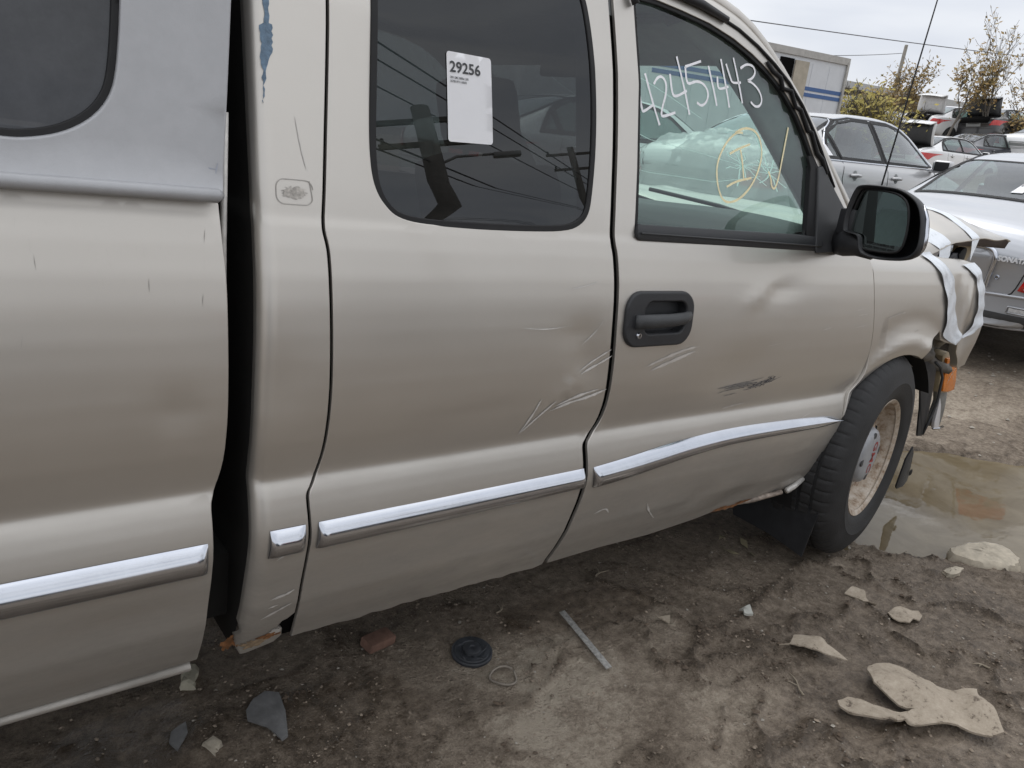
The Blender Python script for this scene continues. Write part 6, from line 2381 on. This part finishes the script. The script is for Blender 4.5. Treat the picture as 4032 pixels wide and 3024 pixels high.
# gravel and grit
def pebbles(name, n, xr, yr, smin, smax, mat, seed, dens=None, label=None):
    r = np.random.default_rng(seed)
    ico = [(0, 0, 1), (.89, 0, .3), (.28, .85, .2), (-.72, .53, .35), (-.72, -.53, .25), (.28, -.85, .3), (0, 0, -.6)]
    ifc = [(0, 1, 2), (0, 2, 3), (0, 3, 4), (0, 4, 5), (0, 5, 1), (6, 2, 1), (6, 3, 2), (6, 4, 3), (6, 5, 4), (6, 1, 5)]
    x = r.uniform(*xr, n)
    y = r.uniform(*yr, n)
    if dens is not None:
        k = r.uniform(0, 1, n) < dens(x, y)
        x, y = x[k], y[k]
    z = gh(x, y)
    s = smin * (smax / smin) ** (r.uniform(0, 1, len(x)) ** 2.5)
    vs, fs = [], []
    for i in range(len(x)):
        a = r.uniform(0, 6.28)
        ca, sa = math.cos(a), math.sin(a)
        ax_, ay_, az_ = s[i] * r.uniform(.7, 1.4), s[i] * r.uniform(.6, 1.1), s[i] * r.uniform(.4, .8)
        b = len(vs)
        for v in ico:
            j = 1 + r.uniform(-.2, .2)
            u, w_ = v[0] * ax_ * j, v[1] * ay_ * j
            vs.append((x[i] + u * ca - w_ * sa, y[i] + u * sa + w_ * ca, z[i] + v[2] * az_ + az_ * .2))
        fs += [tuple(q + b for q in f) for f in ifc]
    o = mesh_obj(name, vs, fs, mat)
    return tag(o, label, None, None, 'stuff')


def dens(x, y):
    return np.clip(.22 + 1.1 * fbm(x * 2.4, y * 2.4, 3, 71) + .9 * ridges(x, y), 0.05, 1) * (pud(x, y) < .3)


GRAV = pbr('grit_brown', (.24, .195, .15), .9, 0, .45, 14, .3, 200)
GRAVP = pbr('grit_pale', (.34, .31, .265), .85, 0, .3, 14, .3, 200)
CLOD = pbr('clod_mud', (.10, .074, .053), .9, 0, .35, 30, .5, 120)
pebbles('gravel', 30000, (-2.9, 1.6), (-1.3, .8), .0014, .0075, GRAV, 1, dens, 'brown grit and clods scattered over the mud')
pebbles('gravel', 3200, (-2.9, 1.6), (-1.3, .8), .0014, .007, GRAVP, 2, dens, 'pale gravel scattered over the mud')
pebbles('gravel', 1500, (1.0, 4.5), (-.6, 1.6), .003, .02, GRAVP, 3, dens, 'pale gravel beyond the puddle')
pebbles('mud_clods', 16000, (-2.2, 1.2), (-1.25, .3), .003, .012, CLOD, 4, lambda x, y: np.clip(1.3 * ridges(x, y) - .15, 0, 1) * (pud(x, y) < .2), 'dark mud clods pressed up along the ridges')
# twigs and stalks
TWIG = pbr('twig', (.26, .22, .165), .85, 0, .25, 40)
rt = random.Random(31)
for k, (x, y, L, a, lab) in enumerate(((-1.02, .34, .07, .2, 'pale dry twig in the shade under the front door'), (-.93, -.36, .09, 1.1, 'dark forked twig pressed into the mud at lower centre'),
                                       (-.30, -.60, .05, 2.2, 'short stalk right of the forked plastic scrap'), (-1.45, .34, .06, .5, 'small twig under the sill beside the metal strip'))):
    bm = bmesh.new()
    pts = [Vector((L * (t - .5), .006 * math.sin(t * 5 + k), 0)) for t in np.linspace(0, 1, 6)]
    add_tube(bm, pts, [.003, .0032, .003, .0026, .002, .001], 6)
    add_tube(bm, [pts[2], pts[2] + Vector((L * .18, L * .2, .002)), pts[2] + Vector((L * .25, L * .38, .003))], [.002, .0016, .0008], 5)
    tw = bm_obj('twig', bm, TWIG, None, True)
    tw.location = (x, y, gz(x, y) + .006)
    tw.rotation_euler = (0, 0, a)
    tag(tw, lab, 'twig', 'twigs on the mud')
